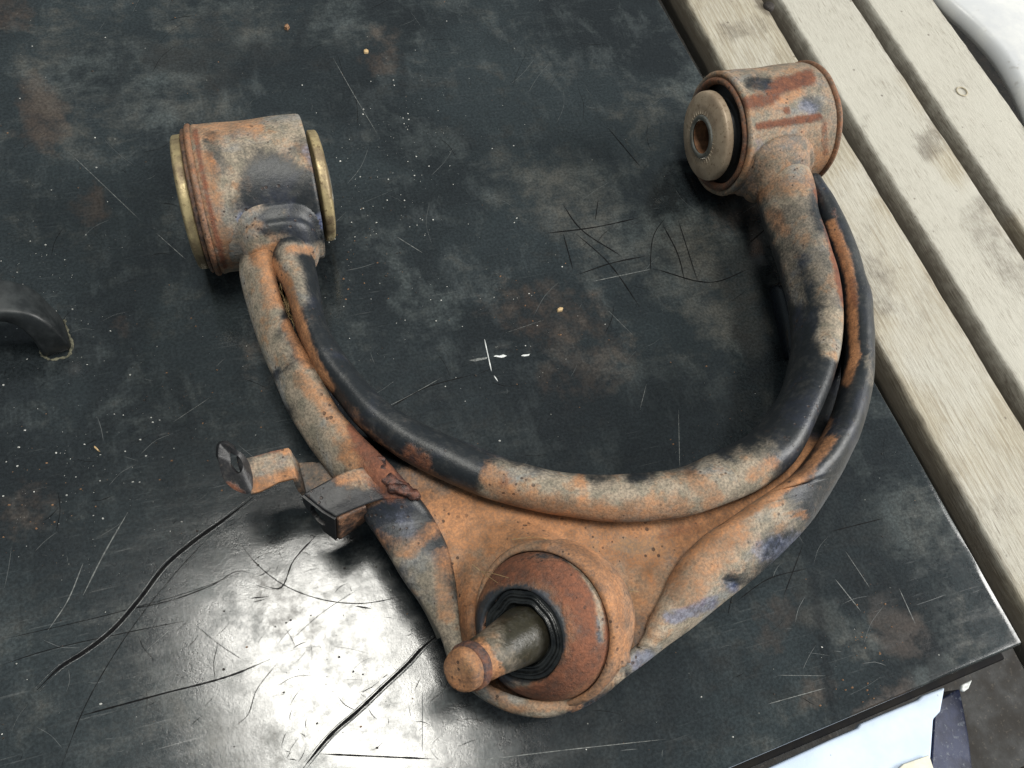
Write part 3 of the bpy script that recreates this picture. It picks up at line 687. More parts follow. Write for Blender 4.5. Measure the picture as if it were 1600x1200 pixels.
for (x, y, wd_, z) in [(x_-7, y_, a_, b__) for x_, y_, a_, b__ in [(1214, 447, .004, .001), (1219, 452, .009, .007), (1224, 462, .0115, .010), (1229, 480, .0125, .0105), (1236, 510, .0125, .0105), (1243, 545, .012, .009), (1246, 560, .010, .004)]]:
    c = W(x, y, 0); ring = []
    sd = Vector((1, .15, 0)).normalized()
    for k in range(16):
        t = math.pi*2*k/16; cx, sx = math.cos(t), math.sin(t)
        ring.append(c+sd*(wd_/2*math.copysign(abs(cx)**.7, cx))+Vector((0, 0, z*max(-.1, math.copysign(abs(sx)**.7, sx)))))
    secs.append(ring)
loft('lug_body', secs, M_GLOSS, lug)

# ------------------------------------------------------------------ the suspension control arm
arm = empty('control_arm'); tag(arm, 'rusty U shaped steel suspension arm with two bushings and a ball joint stud', 'control arm')

inner = [  # inner silhouette, slot edge
 (500,345,458,335),(496,372,445,365),(488,403,428,408),(495,447,450,457),(505,505,470,520),(530,553,497,577),(567,603,523,610),(613,647,558,655),(680,683,602,692),(747,710,655,724),(800,730,727,758),(862,746,800,782),(925,751,887,800),
 (1000,747,975,809),(1062,737,1060,803),(1120,710,1130,783),(1165,687,1192,756),(1200,652,1240,717),(1225,612,1280,655),(1240,562,1308,585),(1244,520,1319,535),(1240,475,1320,482),(1228,430,1316,440),(1211,375,1300,385),(1194,325,1283,332),(1184,285,1268,292),(1180,255,1256,255),(1182,225,1250,225)]
inner = [(a, b_, (c-9 if (c > 1230 and d < 660 and d > 320) else c), d) for a, b_, c, d in inner]
def tilt(x, y):
    return 0.008*np.clip((x-830)/450, -1, 1)*np.clip((y-560)/200, 0, 1)
def hgt(y, a, b_):   # height blends from the bushing end (a) to the ball joint end (b)
    k = np.clip((y-420)/360, 0, 1); k = k*k*(3-2*k); return a+(b_-a)*k
def rail(name, st, prof, n, hA, hB, crown, mat, thick=0.0024, across=34, cfun=None):
    C = catmull(np.array(st, float), n)
    pf = catmull(np.array(prof, float), across)
    V = []
    for i, (ax, ay, bx, by) in enumerate(C):
        ta = tilt((ax+bx)/2, (ay+by)/2)
        yl = 400 if ax < 800 else 285
        sk = float(np.clip((yl-(ay+by)/2)/50, 0, 1.3))
        fl_ = float(np.clip((ay-745)/60, 0, 1)) if (name == 'outer_rail' and ax < 1000) else 0
        dn = 1.0 if not (name == 'outer_rail' and (ay+by)/2 > 985 and ax < 1030) else .4
        A = W(ax, ay, hgt(ay, *hA)+ta-.005*sk-.0048*fl_); B = W(bx, by, hgt(by, *hB)+ta-.010*sk)
        c = crown if cfun is None else cfun((ax+bx)/2, (ay+by)/2, (A-B).length)
        c *= 1-.6*min(1, sk)
        for (u, v_) in pf:
            p = A+(B-A)*u
            zz = v_*c if v_ > 0 else v_*0.012*dn
            V.append((p.x, p.y, p.z+zz))
    # slight hammered unevenness
    V = [(x+0.0004*mnoise.noise(Vector((x*55, y*55, z*55))), y, z+0.0005*mnoise.noise(Vector((x*70+9, y*70, z*70)))) for x, y, z in V]
    o = mesh_obj(name, V, grid_faces(n, across), mat, arm)
    return o
IP = [(.66, -1.9), (.40, -1.5), (.16, -.85), (.03, -.30), (0.0, .02), (.05, .42), (.15, .74), (.30, .94), (.46, 1.0), (.64, .92), (.80, .70), (.92, .38), (.985, .10), (1.0, -.06), (.99, -.22)]
ri = rail('inner_rail', inner, IP, 260, (.036, .045), (.045, .056), 0.0125, M_ARM)
OR = [([(790,775),(880,790),(960,800),(1060,790)], 16, .66), ([(770,745),(800,770)], 16, .75), ([(905,755)], 10, .7), ([(1080,750),(1110,775)], 16, .62), ([(1170,745),(1205,722)], 9, .62),
      ([(430,412),(452,440),(466,490),(492,560),(520,605)], 7, .95), ([(560,655),(610,700),(690,742)], 4, .4), ([(640,700),(668,718)], 9, .5), ([(545,632),(565,650)], 7, .3),
      ([(1278,300),(1298,360),(1307,420),(1319,475)], 8, .9), ([(1195,300),(1235,290),(1262,285)], 16, .6), ([(1210,335),(1225,360)], 12, .5), ([(1303,600),(1310,570)], 6, .6), ([(452,392),(478,392)], 7, .7)]
TN = [([(450,390),(485,390)], 8, .6), ([(1195,262),(1250,262)], 22, .8), ([(780,765),(880,780),(980,790),(1090,770),(1170,745)], 30, .80), ([(448,395),(458,430),(468,470)], 12, .6), ([(1300,500),(1300,540)], 18, .85), ([(1240,330),(1275,400),(1295,460)], 22, .45), ([(1230,290),(1225,310)], 24, .7), ([(1200,320),(1235,400),(1250,470)], 12, .42), ([(1120,750),(1200,705)], 16, .4)]
RD = [([(1288,345),(1301,390),(1311,440),(1317,470)], 7, 1.0), ([(640,702),(668,722)], 10, .7), ([(1272,300),(1285,330)], 5, .85), ([(790,752)], 8, .6)]
paint(ri, (0, .06, 0), OR, TN, RD)
mod(ri, 'SOLIDIFY', thickness=0.0026, offset=0)

outer = [(446,345,400,350),(436,378,384,388),(425,417,378,420),(432,457,384,455),(450,507,400,507),(477,557,417,557),(497,593,432,592),(525,643,460,650),(553,675,483,687),(587,710,509,722),(627,752,542,765),(667,802,575,808),(692,850,603,850),(705,900,634,900),(711,950,668,947),
 (714,990,692,990),(722,1028,706,1030),(750,1066,738,1072),(795,1090,790,1104),(848,1100,848,1116),(893,1090,895,1107),(933,1066,937,1085),(963,1040,973,1055),(988,1020,1005,1032),(1008,1000,1040,1005),
 (1022,965,1075,980),(1040,930,1125,940),(1054,898,1175,900),(1077,865,1225,855),(1108,837,1262,815),(1141,816,1283,785),(1176,791,1300,757),(1212,767,1314,732),(1242,745,1325,708),(1272,708,1338,678),(1297,668,1349,640),(1316,615,1357,590),
 (1327,570,1359,550),(1329,530,1358,510),(1327,490,1355,470),(1320,445,1347,440),(1308,400,1335,400),(1292,350,1318,358),(1276,305,1298,322),(1262,278,1280,295)]
OP = [(0.03, -.28), (0.0, -.15), (0.0, .05), (.05, .42), (.16, .75), (.32, .96), (.48, 1.0), (.66, .88), (.83, .62), (.95, .30), (1.0, -.05), (.97, -.5), (.88, -1.1), (.74, -1.8)]
def oc(x, y, w):
    c = min(0.011, w*0.36)
    if 760 < y and x < 760: c = min(c, 0.0024+0.006*max(0, 820-y)/60)       # flattens towards the ball joint
    if x > 1000 and y > 760: c = min(c, 0.0085)
    if y > 1000: c = min(c, 0.003)
    return c
ro = rail('outer_rail', outer, OP, 420, (.045, .053), (.036, .046), 0.01, M_ARM, cfun=oc)
OO = [([(410,400),(425,430),(432,470)], 15, .8), ([(450,510),(480,570)], 9, .8), ([(470,590),(530,660),(560,700)], 11, .7), ([(560,700),(590,720),(575,760)], 24, .9), ([(600,835),(640,860),(670,830)], 14, .75), ([(690,870),(695,960)], 12, .6),
      ([(1090,860),(1110,870),(1070,920)], 30, .66), ([(1155,830),(1120,850)], 22, .7), ([(1300,690),(1260,740),(1190,790),(1100,850),(1050,910)], 6, .85), ([(1250,800),(1252,805)], 7, .7), ([(1300,350),(1320,400),(1332,450),(1338,560),(1325,600)], 6, .95), ([(1300,660),(1280,700)], 5, .6),
      ([(530,750),(560,790)], 10, .7), ([(1210,785)], 7, .8), ([(1236,803)], 6, .9), ([(720,1030),(800,1105),(900,1100)], 6, .6), ([(1136,905)], 16, .55)]
TO = [([(400,420),(410,480),(430,560)], 22, .85), ([(470,600),(500,660),(540,720)], 30, .75), ([(640,870),(680,920),(700,1000)], 26, .62), ([(1060,940),(1110,880),(1160,840),(1200,800)], 34, .85), ([(1130,940),(1060,975),(1000,1020)], 30, .75), ([(1353,560),(1356,600)], 4, .4), ([(750,1085),(848,1110),(960,1050)], 12, .7)]
RO = [([(575,700),(600,745),(620,770)], 20, .9), ([(548,668),(556,690)], 7, .85), ([(1332,440),(1338,480)], 5, .6), ([(1209,785)], 4, .9), ([(1300,330),(1320,400)], 4, .4)]
paint(ro, (.02, .10, 0), OO, TO, RO, [([(1045,965),(1110,938)], 9, .85), ([(1010,1020),(990,1035)], 9, .8), ([(1190,860),(1245,850)], 20, .6), ([(1142,915)], 8, .9), ([(620,810),(640,830)], 14, .4)])
# two dents of bare dark paint on the flange: pushed in
co = np.empty(len(ro.data.vertices)*3); ro.data.vertices.foreach_get('co', co); co = co.reshape(-1, 3); X, Y = proj(co)
for (dx, dy, rr, dp) in ((1137, 905, 13, .0030), (1210, 784, 7, .0014), (1236, 803, 6, .0014)):
    q = np.clip(1-np.hypot(X-dx, Y-dy)/rr, 0, 1); co[:, 2] -= dp*(q*q*(3-2*q))
ro.data.vertices.foreach_set('co', co.ravel())
at = ro.data.color_attributes['wear_shade']; c = np.empty(len(co)*4); at.data.foreach_get('color', c); c = c.reshape(-1, 4)
c[:, :3] *= (1-np.clip(1.5-np.hypot(X-1137, Y-905)/12, 0, 1))[:, None]
q = np.clip(1.5-np.hypot(X-625, Y-818)/34, 0, 1); c[:, :3] *= (1-q*.8)[:, None]           # bare black patch below the weld
q = np.clip(1.4-np.hypot((X-1215)/1.3, Y-850)/28, 0, 1); c[:, :3] *= (1-q*.85)[:, None]
at.data.foreach_set('color', c.ravel())
mod(ro, 'SOLIDIFY', thickness=0.0026, offset=0)

# ball joint axis and housing
BJ = W(850, 976, 0.054)
rb = nrm(((850-800)/FPX, (975-600)/FPX, 1.0))
tb = nrm((-0.86, 0.42, 0.0))
def axis_from(theta, t): 
    t = t-rb*np.dot(t, rb); t = nrm(t)
    return camdir(-rb*math.cos(theta)+t*math.sin(theta))
B_AX = axis_from(R(33), tb)
# web plate between the rails
inn = catmull(np.array(inner, float), 90); out = catmull(np.array(outer, float), 140)
ppx = np.array([(a*.55+b_*.45, c*.55+d*.45) for a, c, b_, d in inn]+[(a*.40+b_*.60, c*.40+d*.60) for a, c, b_, d in out[::-1]])
cor = [W(x, y, z) for x, y in ppx for z in (.015, .06)]
x0, x1 = min(p.x for p in cor), max(p.x for p in cor); y0, y1 = min(p.y for p in cor), max(p.y for p in cor); ST2 = 0.0010
gx, gy = np.arange(x0, x1, ST2), np.arange(y0, y1, ST2)
GX, GY = np.meshgrid(gx, gy, indexing='ij')
PX, PY = proj(np.stack([GX.ravel(), GY.ravel(), np.full(GX.size, .045)], 1)); PX = PX.reshape(GX.shape); PY = PY.reshape(GX.shape)
kk = np.clip((PY-610)/130, 0, 1); kk = kk*kk*(3-2*kk); Z = .018*(1-kk)+.0475*kk+tilt(PX, PY)
dx, dy = GX-BJ.x, GY-BJ.y
dzt = -(B_AX.x*dx+B_AX.y*dy)/B_AX.z
rr = np.sqrt(dx*dx+dy*dy+dzt*dzt)
collar_z = BJ.z-0.005+dzt
k = np.clip(1-(rr-0.031)/0.016, 0, 1); k = k*k*(3-2*k)
Z = Z*(1-k)+collar_z*k
QX, QY = proj(np.stack([GX.ravel(), GY.ravel(), Z.ravel()], 1)); QX = QX.reshape(GX.shape); QY = QY.reshape(GX.shape)
ins = np.zeros(GX.shape, bool); j = len(ppx)-1
for i in range(len(ppx)):
    xi, yi = ppx[i]; xj, yj = ppx[j]
    if yi != yj:
        ins ^= ((yi > QY) != (yj > QY)) & (QX < (xj-xi)*(QY-yi)/(yj-yi)+xi)
    j = i
ins &= rr > 0.022
idx = -np.ones(GX.shape, int); idx[ins] = np.arange(ins.sum())
V = np.stack([GX[ins], GY[ins], Z[ins]], 1)
V[:, 2] += [0.0004*mnoise.noise(Vector((a*60, b_*60, 0))) for a, b_ in V[:, :2]]
F = []
I = idx
q = (I[:-1, :-1] >= 0) & (I[1:, :-1] >= 0) & (I[1:, 1:] >= 0) & (I[:-1, 1:] >= 0)
for a, b_ in zip(*np.nonzero(q)): F.append((int(I[a, b_]), int(I[a+1, b_]), int(I[a+1, b_+1]), int(I[a, b_+1])))
web = mesh_obj('web_plate', V.tolist(), F, M_ARM, arm)
paint(web, (.62, .5, 0), [([(430,420),(500,600),(600,700)], 40, -.9),([(1290,300),(1330,560),(1300,640)], 40, -.95),([(720,800),(850,820),(1000,830),(1100,800),(1250,730)], 60, .95), ([(720,860),(730,960)], 24, .75), ([(1000,880),(1010,960)], 40, .62)],  # negative strokes paint in the shade deep inside the upper slots
      [([(430,420),(500,600),(600,700)], 40, -.9),([(1290,300),(1330,560),(1300,640)], 40, -.95),([(730,860),(780,850),(1000,900)], 70, .8)], [([(600,740),(640,790)], 14, .6), ([(1040,830),(1080,825)], 14, .45)])
mod(web, 'SOLIDIFY', thickness=0.0025, offset=-1)

MM = 0.001
def P_(l): return fine_prof([(a*MM, b_*MM) for a, b_ in l], 0.0009)
col = lathe('ball_joint_collar', P_([(-22, 28), (-16, 30), (-10, 31), (-3, 31.6), (0, 31.4), (2.0, 30.4), (2.6, 29.2), (2.2, 28.4), (-1, 28)]), M_BALL, arm, BJ, B_AX, 120, 0.0004)
paint(col, (.62, .5, .1), [([(900,850),(950,920),(960,1000)], 25, .85)], [([(740,900),(800,850)], 40, .7)], [])
hs = lathe('ball_joint_housing', P_([(-1, 28.0), (2.5, 27.9), (5.5, 27.0), (8.8, 25.6), (12.3, 23.2), (15.0, 20.8), (16.6, 18.4), (17.1, 17.4), (16.5, 16.8), (14.4, 16.6)]), M_BALL, arm, BJ, B_AX, 120, 0.0003)
_ring = ([(808+66*math.cos(k/3), 993+70*math.sin(k/3)) for k in range(20)], 9, -.85); _arc = ([(840, 868), (880, 868), (915, 892), (936, 940), (938, 1000)], 5, -.6)
paint(hs, (.72, .10, .50), [_ring, _arc, ([(800,870),(880,890),(930,960)], 30, .60), ([(760,900),(740,960)], 20, .5), ([(870,1070),(930,1020)], 22, .45)], [([(880,860),(930,920),(948,1000)], 6, .75), ([(860,1080),(780,1080)], 12, .4)],
      [_ring, _arc, ([(780,890),(850,880),(910,930),(930,1010),(880,1060),(800,1080)], 34, .78)])
seal = lathe('seal', P_([(14.0, 16.8), (15.3, 16.5), (15.9, 15.8), (15.2, 15.1), (15.8, 14.8), (16.6, 14.4), (16.4, 13.9), (15.6, 13.6), (15.4, 12.6), (15.9, 12.3), (16.4, 11.8), (16.2, 11.4), (14.4, 11.0), (13.6, 10.0), (13, 6)]), M_SEAL, arm, BJ, B_AX, 110, 0.0011)
S_AX = axis_from(R(37), nrm((-0.86, 0.50, 0.0)))
S0 = BJ+B_AX*0.0120
def thread(l0, l1, r, pitch=1.1, dep=.28):
    o_ = []; z = l0; k = 0
    while z < l1: o_.append((z, r-(dep if k % 2 else 0))); z += pitch/2; k += 1
    return o_
stud = empty('stud'); stud.parent = arm
sh = lathe('shank', P_([(0, 10.2), (4, 10.4), (6, 10.2), (20, 8.5), (25, 8.0), (28.5, 7.8), (29.2, 7.2), (30, 6.9), (33, 6.9), (33.8, 7.3)]), M_STUD, stud, S0, S_AX, 90, 0.0003)
paint(sh, (.04, .10, 0), [([(752,1015),(775,1060)], 13, 1.0), ([(775,1050),(800,1062)], 10, .3)], [([(765,985),(795,1050)], 20, .34)], [([(765,1055),(790,1062)], 9, .35)])
ng = lathe('collar', P_([(33.4, 7.0), (33.8, 7.8), (34.3, 8.1), (37.0, 8.1), (37.6, 7.8), (37.9, 7.3)]), M_BALL, stud, S0, S_AX, 90, 0.0003)
paint(ng, (.30, .25, .60), [([(735,1075),(760,1075)], 10, .7)], [], [])
tip = lathe('stud_tip', P_([(37.6, 7.3), (40.2, 7.1), (41.3, 6.7), (42.0, 6.0), (42.3, 5.0), (42.4, 2.5), (42.4, .05)]), M_BALL, stud, S0, S_AX, 80, 0.0003)
paint(tip, (.85, .4, 0), [], [], [])

# ---- bushings: sleeves, rubber, washers, tubes on a common axis along X
def bushing(cx, cy, cz, strokes, lead):
    ax = Vector((1, 0, 0)); c = Vector((cx, cy, cz))
    q_ = 26.6 if lead else 24.4; r_ = 33.7 if lead else 34.9; ro_ = r_-34.9
    sl = lathe('bushing_sleeve', P_([(-q_+2, 30.5+ro_), (-q_-.6, 31.6+ro_), (-q_-1.4, 33.4+ro_), (-q_-1.2, 34.6+ro_), (-q_, 35.3+ro_), (-q_+2, r_), (-20, r_), (0, r_), (q_-1.6, r_), (q_-.4, r_-.3), (q_, r_-.9), (q_, 30)]), M_SLV, arm, c, ax, 150, 0.0006)
    paint(sl, *strokes, blue=strokesR_b if lead else strokesL_b)
    for s in (-1, 1):
        if s < 0 or lead:
            l0 = 27.0 if (s < 0 and lead) else (27.2 if lead else 25.8)
            lr = 31.0 if (s < 0 and lead) else (34.9 if lead else 36.0)
            lp = lathe('sleeve_lip', P_([(s*(l0-.6), lr-4), (s*(l0-.4), lr-1.0), (s*(l0+.4), lr-.2), (s*(l0+1.6), lr-.2), (s*(l0+2.3), lr-1.0), (s*(l0+2.4), lr-2.0), (s*(l0+1.8), lr-3.0), (s*(l0), lr-4)]), M_SLV, arm, c, ax, 130, 0.0006)
            paint(lp, (.50, .42, .50) if s < 0 and lead else (.62, .45, .40), [], [], [])
        lathe('rubber_ring', P_([(s*21, 31.6+ro_), (s*23.5, 30.0+ro_), (s*23.5, 25), (s*25, 20), (s*28, 18.5), (s*32, 18.0)]), M_RUB, arm, c, ax, 90, 0.0005)
        if s < 0 and not lead:
            rr2 = lathe('rust_ring', P_([(-27.0, 31), (-28.4, 33.6), (-29.4, 34.0), (-30.2, 33.2), (-30.4, 31.0), (-30.2, 27)]), M_SLV, arm, c, ax, 110, 0.0007)
            paint(rr2, (.45, .25, .3), [], [], [])
        if s < 0: wr, w0 = (24.4, 31.4) if lead else (31.6, 30.4)
        else: wr, w0 = (25.0, 28.0) if lead else (27.0, 26.6)
        wz = M_WASH if (lead and s < 0) else M_ZINC
        w_ = lathe('washer', P_([(s*(w0-1), 18), (s*w0, wr-2), (s*(w0+.2), wr-.3), (s*(w0+.5), wr), (s*(w0+3.6), wr-.1), (s*(w0+4.2), wr-.5), (s*(w0+4.7), wr-1.6), (s*(w0+5.2), wr-4), (s*(w0+5.8), 17), (s*(w0+6.0), 12.2)]), wz, arm, c, ax, 110, 0.0003)
        e_ = w0+6.2
        lathe('inner_tube', P_([(s*(e_-.8), 12.4), (s*(e_+.3), 11.8), (s*(e_+.6), 11.0), (s*(e_+.6), 9.6), (s*e_, 9.0)]), M_TUBE, arm, c, ax, 70)
        if s < 0 and lead:
            tv, tf = [], []
            for k in range(34):
                a = 2*math.pi*k/34; rd = Vector((0, math.cos(a), math.sin(a))); tg = Vector((0, -math.sin(a), math.cos(a)))
                o1 = c-ax*((e_-.45)*MM)+rd*.0126; o2 = c-ax*((e_-.75)*MM)+rd*random.uniform(.0150, .0160); b0 = len(tv)
                for o_, ww in ((o1, .00042), (o2, .0002)): tv += [o_+tg*ww, o_-tg*ww, o_-ax*.0004]
                tf += [(b0, b0+2, b0+5, b0+3), (b0+2, b0+1, b0+4, b0+5), (b0+3, b0+5, b0+4)]
            mesh_obj('knurl', tv, tf, M_KN, w_, smooth=False)
    lathe('tube_bore', P_([(-(e_ if not lead else 37.0), 9.2), (-30, 8.0), (-10, 7.8), (10, 7.8), (e_, 9.2)]), M_BORE, arm, c, ax, 60)
HB = 0.0362
cL = W(408, 303, HB)
strokesL_b = [([(380,342),(440,350),(505,345)], 10, 1.0), ([(480,235),(500,260)], 10, .6)]
strokesR_b = [([(1172,292),(1200,262),(1245,240)], 10, .8), ([(1255,165),(1270,170)], 9, .6), ([(1185,225),(1190,250)], 9, .5)]
strokesL = ((.15, .80, 0), [([(310,205),(400,198)], 16, .62), ([(318,250),(335,330),(355,410)], 16, .7), ([(430,245),(480,270),(505,310)], 14, .52), ([(350,370),(420,385)], 18, .55), ([(420,300),(470,325),(450,345)], 52, -.97)],
            [([(340,240),(360,330),(380,360)], 36, .95), ([(400,215),(480,205)], 26, .85), ([(400,250),(470,258),(500,320)], 15, .8), ([(425,305),(475,322),(455,340)], 50, -1.0), ([(430,345),(500,345)], 22, -1), ([(330,225),(345,260)], 14, -.6), ([(470,225),(490,240)], 12, -.5)], [([(305,205),(322,300),(350,415)], 5, .8)])
bushing(cL.x, cL.y, HB, strokesL, False)
cR = W(1188, 205, HB)
strokesR = ((.40, .80, 0), [([(1160,250),(1250,250)], 26, .7), ([(1165,160),(1230,140)], 22, .75), ([(1285,240),(1290,300)], 12, .7), ([(1180,300)], 24, .3), ([(1200,140),(1170,135)], 14, -.9), ([(1190,185),(1180,175)], 10, -.8), ([(1255,165),(1275,160)], 12, -.9), ([(1195,235),(1240,250),(1190,270)], 14, -.7)],
            [([(1170,230),(1270,215),(1230,180)], 40, .72), ([(1150,120),(1250,110)], 20, .7), ([(1195,132),(1175,130)], 10, -.75), ([(1262,160),(1275,168)], 10, -.6), ([(1180,290),(1200,255),(1240,240)], 9, -.55)], [([(1168,162),(1200,155),(1215,140)], 11, .85), ([(1215,135),(1262,122)], 12, .95), ([(1185,197),(1235,190),(1280,183)], 6, .9), ([(1288,190),(1290,240)], 5, .6), ([(1230,172)], 6, .8)])
bushing(cR.x, cL.y, HB, strokesR, True)
print('bushing centres', cL, cR)
# welded necks: rails flare into the sleeves
def neck(xc, yaxis, xm, strokes, rx0=.0170, top=.0218, zc=.0375):
    """weld saddle: the rails' hollow section blended into the round sleeve"""
    V = []; nr, nk = 44, 72
    for i in range(nr):
        d = .018+(.0470-.018)*i/(nr-1)
        c = math.sqrt(max(0, .0351**2-d*d)); f = float(np.clip((d-.0345)/.0125, 0, 1)); f = f*f*(3-2*f)
        rx, rz = rx0*(1-.16*f), top*(1-.55*f)
        for k in range(nk):
            t = 2*math.pi*k/nk; ct, st_ = math.cos(t), math.sin(t)
            r0 = (abs(ct/rx)**2.7+abs(st_/rz)**2.7)**(-1/2.7)
            rc = min(max(0, c-(.0018 if st_ > 0 else 0))/max(abs(st_), .02), 1.25*rx0) if c > 0 else 0
            kq = .012; h_ = max(kq-abs(r0-rc), 0)/kq; q = max(r0, rc)+h_*h_*kq/4
            q -= .0016
            q *= 1-.45*float(np.clip((d-.0435)/.0035, 0, 1))
            if d < .027: q -= (.027-d)*.6
            q += .00010*mnoise.noise(Vector((ct*3, st_*3, d*70)))
            V.append((min(max(xc+q*ct, xm-.0235), xm+.0235), yaxis-d, zc+q*st_))
    o = mesh_obj('neck', V, grid_faces(nr, nk, True), M_SLV, arm); paint(o, *strokes); return o
neck(W(442, 398, .045).x, cL.y, cL.x, rx0=.0192, top=.0225, strokes=((.30, .80, 0), [([(400,400),(430,388),(480,392)], 11, .9), ([(430,300),(480,335),(490,360),(420,345)], 20, -.95)], [([(390,380),(420,395)], 25, .8), ([(430,300),(480,335),(490,360),(425,348)], 20, -.97)], []))
neck(W(1234, 285, .045).x, cL.y, cR.x, rx0=.0180, strokes=((.42, .62, 0), [([(1230,270),(1265,280)], 14, .75)], [([(1215,270)], 25, .7)], []))

# ---- bracket welded on the left rail
br = empty('hose_bracket'); br.parent = arm
def sheet(name, rows, strokes, thick=.0020, bev=0.0006, sub=10, parent=br, hole=None, mat=M_BRK):
    """rows of (x, y, h) sight points; a bent sheet of steel"""
    Rr = []
    k = len(rows[0])
    P3 = [[W(p[0], p[1], p[2]+.006) for p in r] for r in rows]
    V = []; nr = len(rows)
    A = np.array([[tuple(p) for p in r] for r in P3])
    # densify linearly
    def dens(A, n, axis):
        out_ = []
        m__ = A.shape[axis]
        for i in range(m__-1):
            a, b__ = np.take(A, i, axis), np.take(A, i+1, axis)
            for t in range(n): out_.append(a+(b__-a)*t/n)
        out_.append(np.take(A, m__-1, axis)); return np.stack(out_, axis)
    A = dens(dens(A, sub, 0), sub, 1)
    nr, nc = A.shape[:2]; F = grid_faces(nr, nc)
    if hole:
        X, Y = proj(A.reshape(-1, 3)); (hx, hy, ha, hb, hr) = hole; cc, ss = math.cos(hr), math.sin(hr)
        U = ((X-hx)*cc+(Y-hy)*ss)/ha; Vv = (-(X-hx)*ss+(Y-hy)*cc)/hb; dd = np.hypot(U, Vv)
        # pull ring verts to the hole rim
        F = [f for f in F if not all(dd[i] < 1.0 for i in f)]
    o = mesh_obj(name, A.reshape(-1, 3).tolist(), F, mat, parent, smooth=True)
    paint(o, *strokes)
    mod(o, 'SOLIDIFY', thickness=thick, offset=0); mod(o, 'BEVEL', width=bev, segments=2, limit_method='ANGLE', angle_limit=R(50))
    return o
s_or = ((.30, .42, .16), [([(400,760),(450,745)], 12, .9), ([(445,705)], 8, .9)], [([(400,740),(440,720)], 22, .7)], [([(400,712),(440,702)], 3, .8)])
s_dk = ((.06, .10, .12), [], [], [([(358,755),(380,770)], 5, .6)])
# ear with slotted hole: polar sheet
def ear(cpx, rim_pts, h_c, heights, hole_scale, strokes):
    n = len(rim_pts); Rm = [W(x, y, h) for (x, y), h in zip(rim_pts, heights)]; c = W(cpx[0], cpx[1], h_c)
    V, F = [], []; m_ = 6
    for j in range(m_):
        t = hole_scale+(1-hole_scale)*j/(m_-1)
        for i, p in enumerate(Rm):
            hp = W(cpx[0]+cpx[2]*math.cos(2*math.pi*i/n+cpx[3])*1.0, cpx[1]+cpx[4]*math.sin(2*math.pi*i/n+cpx[3]), h_c)
            q = hp+(p-hp)*j/(m_-1); V.append(tuple(q))
    F = grid_faces(m_, n, True)
    o = mesh_obj('ear', V, F, M_BRK, br); paint(o, *strokes); mod(o, 'SOLIDIFY', thickness=.0022, offset=0); mod(o, 'BEVEL', width=.0006, segments=2, limit_method='ANGLE', angle_limit=R(50))
    return o
rim_pts = [(392, 748), (390, 770), (377, 768), (362, 760), (350, 748), (343, 728), (339, 706), (343, 692), (353, 691), (365, 699), (376, 709), (385, 722)]
hts = [.040, .039, .039, .040, .042, .045, .049, .051, .051, .048, .044, .040]
RP = catmull(np.array(rim_pts+[rim_pts[0]], float), 97)[:-1]; HH = np.interp(np.arange(96)/8, np.arange(13), hts+[hts[0]])
def ear2():
    c0 = (367, 722); n = 96; V = []
    for j in range(7):
        for i in range(n):
            x, y = RP[i]; p = W(x, y, HH[i]+.006); a = math.atan2((y-c0[1])/1.0, (x-c0[0])/1.0)
            ca, sa = math.cos(a-R(68)), math.sin(a-R(68)); rr_ = 1/math.sqrt((ca/18)**2+(sa/7.2)**2)
            hx, hy = c0[0]+rr_*math.cos(a), c0[1]+rr_*math.sin(a)
            hp = W(hx, hy, .0515+(c0[1]-hy)*.0001)
            V.append(tuple(hp+(p-hp)*j/6))
    o = mesh_obj('ear', V, grid_faces(7, n, True), M_BRK, br); paint(o, *s_dk)
    mod(o, 'SOLIDIFY', thickness=.0022, offset=0); mod(o, 'BEVEL', width=.0006, segments=2, limit_method='ANGLE', angle_limit=R(50))
ear2()
sheet('bent_strip', [[(383,717,.040),(388,745,.0395),(392,773,.039)], [(398,714,.0395),(404,742,.0395),(409,768,.039)], [(425,706,.0395),(431,732,.0395),(436,754,.039)], [(449,701,.040),(455,726,.040),(461,748,.040)],
                     [(455,712,.036),(462,742,.035),(468,765,.034)], [(464,724,.030),(472,752,.029),(477,776,.029)], [(490,723,.029),(497,750,.029),(500,772,.029)], [(512,725,.029),(520,752,.029),(528,778,.029)], [(545,745,.030),(560,770,.030),(575,795,.030)]], s_or, sub=4)
sheet('clip_plate', [[(474,772,.046),(500,758,.047),(528,743,.0475),(548,735,.0475),(590,725,.046)], [(488,783,.046),(514,770,.047),(542,757,.0475),(565,750,.0475),(603,742,.046)], [(506,797,.046),(532,785,.0465),(560,772,.0465),(585,765,.0465),(620,762,.0455)], [(525,808,.045),(550,797,.045),(572,788,.045),(598,780,.045),(632,780,.045)]],
      ((.05, .06, .04), [([(530,750),(560,745)], 9, .6), ([(595,740)], 22, .55)], [([(545,742),(570,750)], 14, .5)], [([(600,740),(610,765)], 22, .85)]), sub=6)
sheet('clip_face', [[(474,773,.0455),(488,784,.0455),(506,798,.0455),(525,809,.0445)], [(476,781,.039),(491,797,.038),(508,814,.0375),(526,826,.037)], [(480,789,.033),(494,807,.031),(510,829,.030),(527,842,.030)]], s_dk, sub=18, hole=(499, 803, 19, 6, R(55)))
sheet('clip_side', [[(526,809,.0445),(550,798,.0445),(571,789,.0445)], [(527,826,.037),(551,812,.037),(573,799,.037)], [(528,842,.030),(552,826,.030),(575,808,.030)]], ((.4, .2, .3), [], [], []), sub=4)
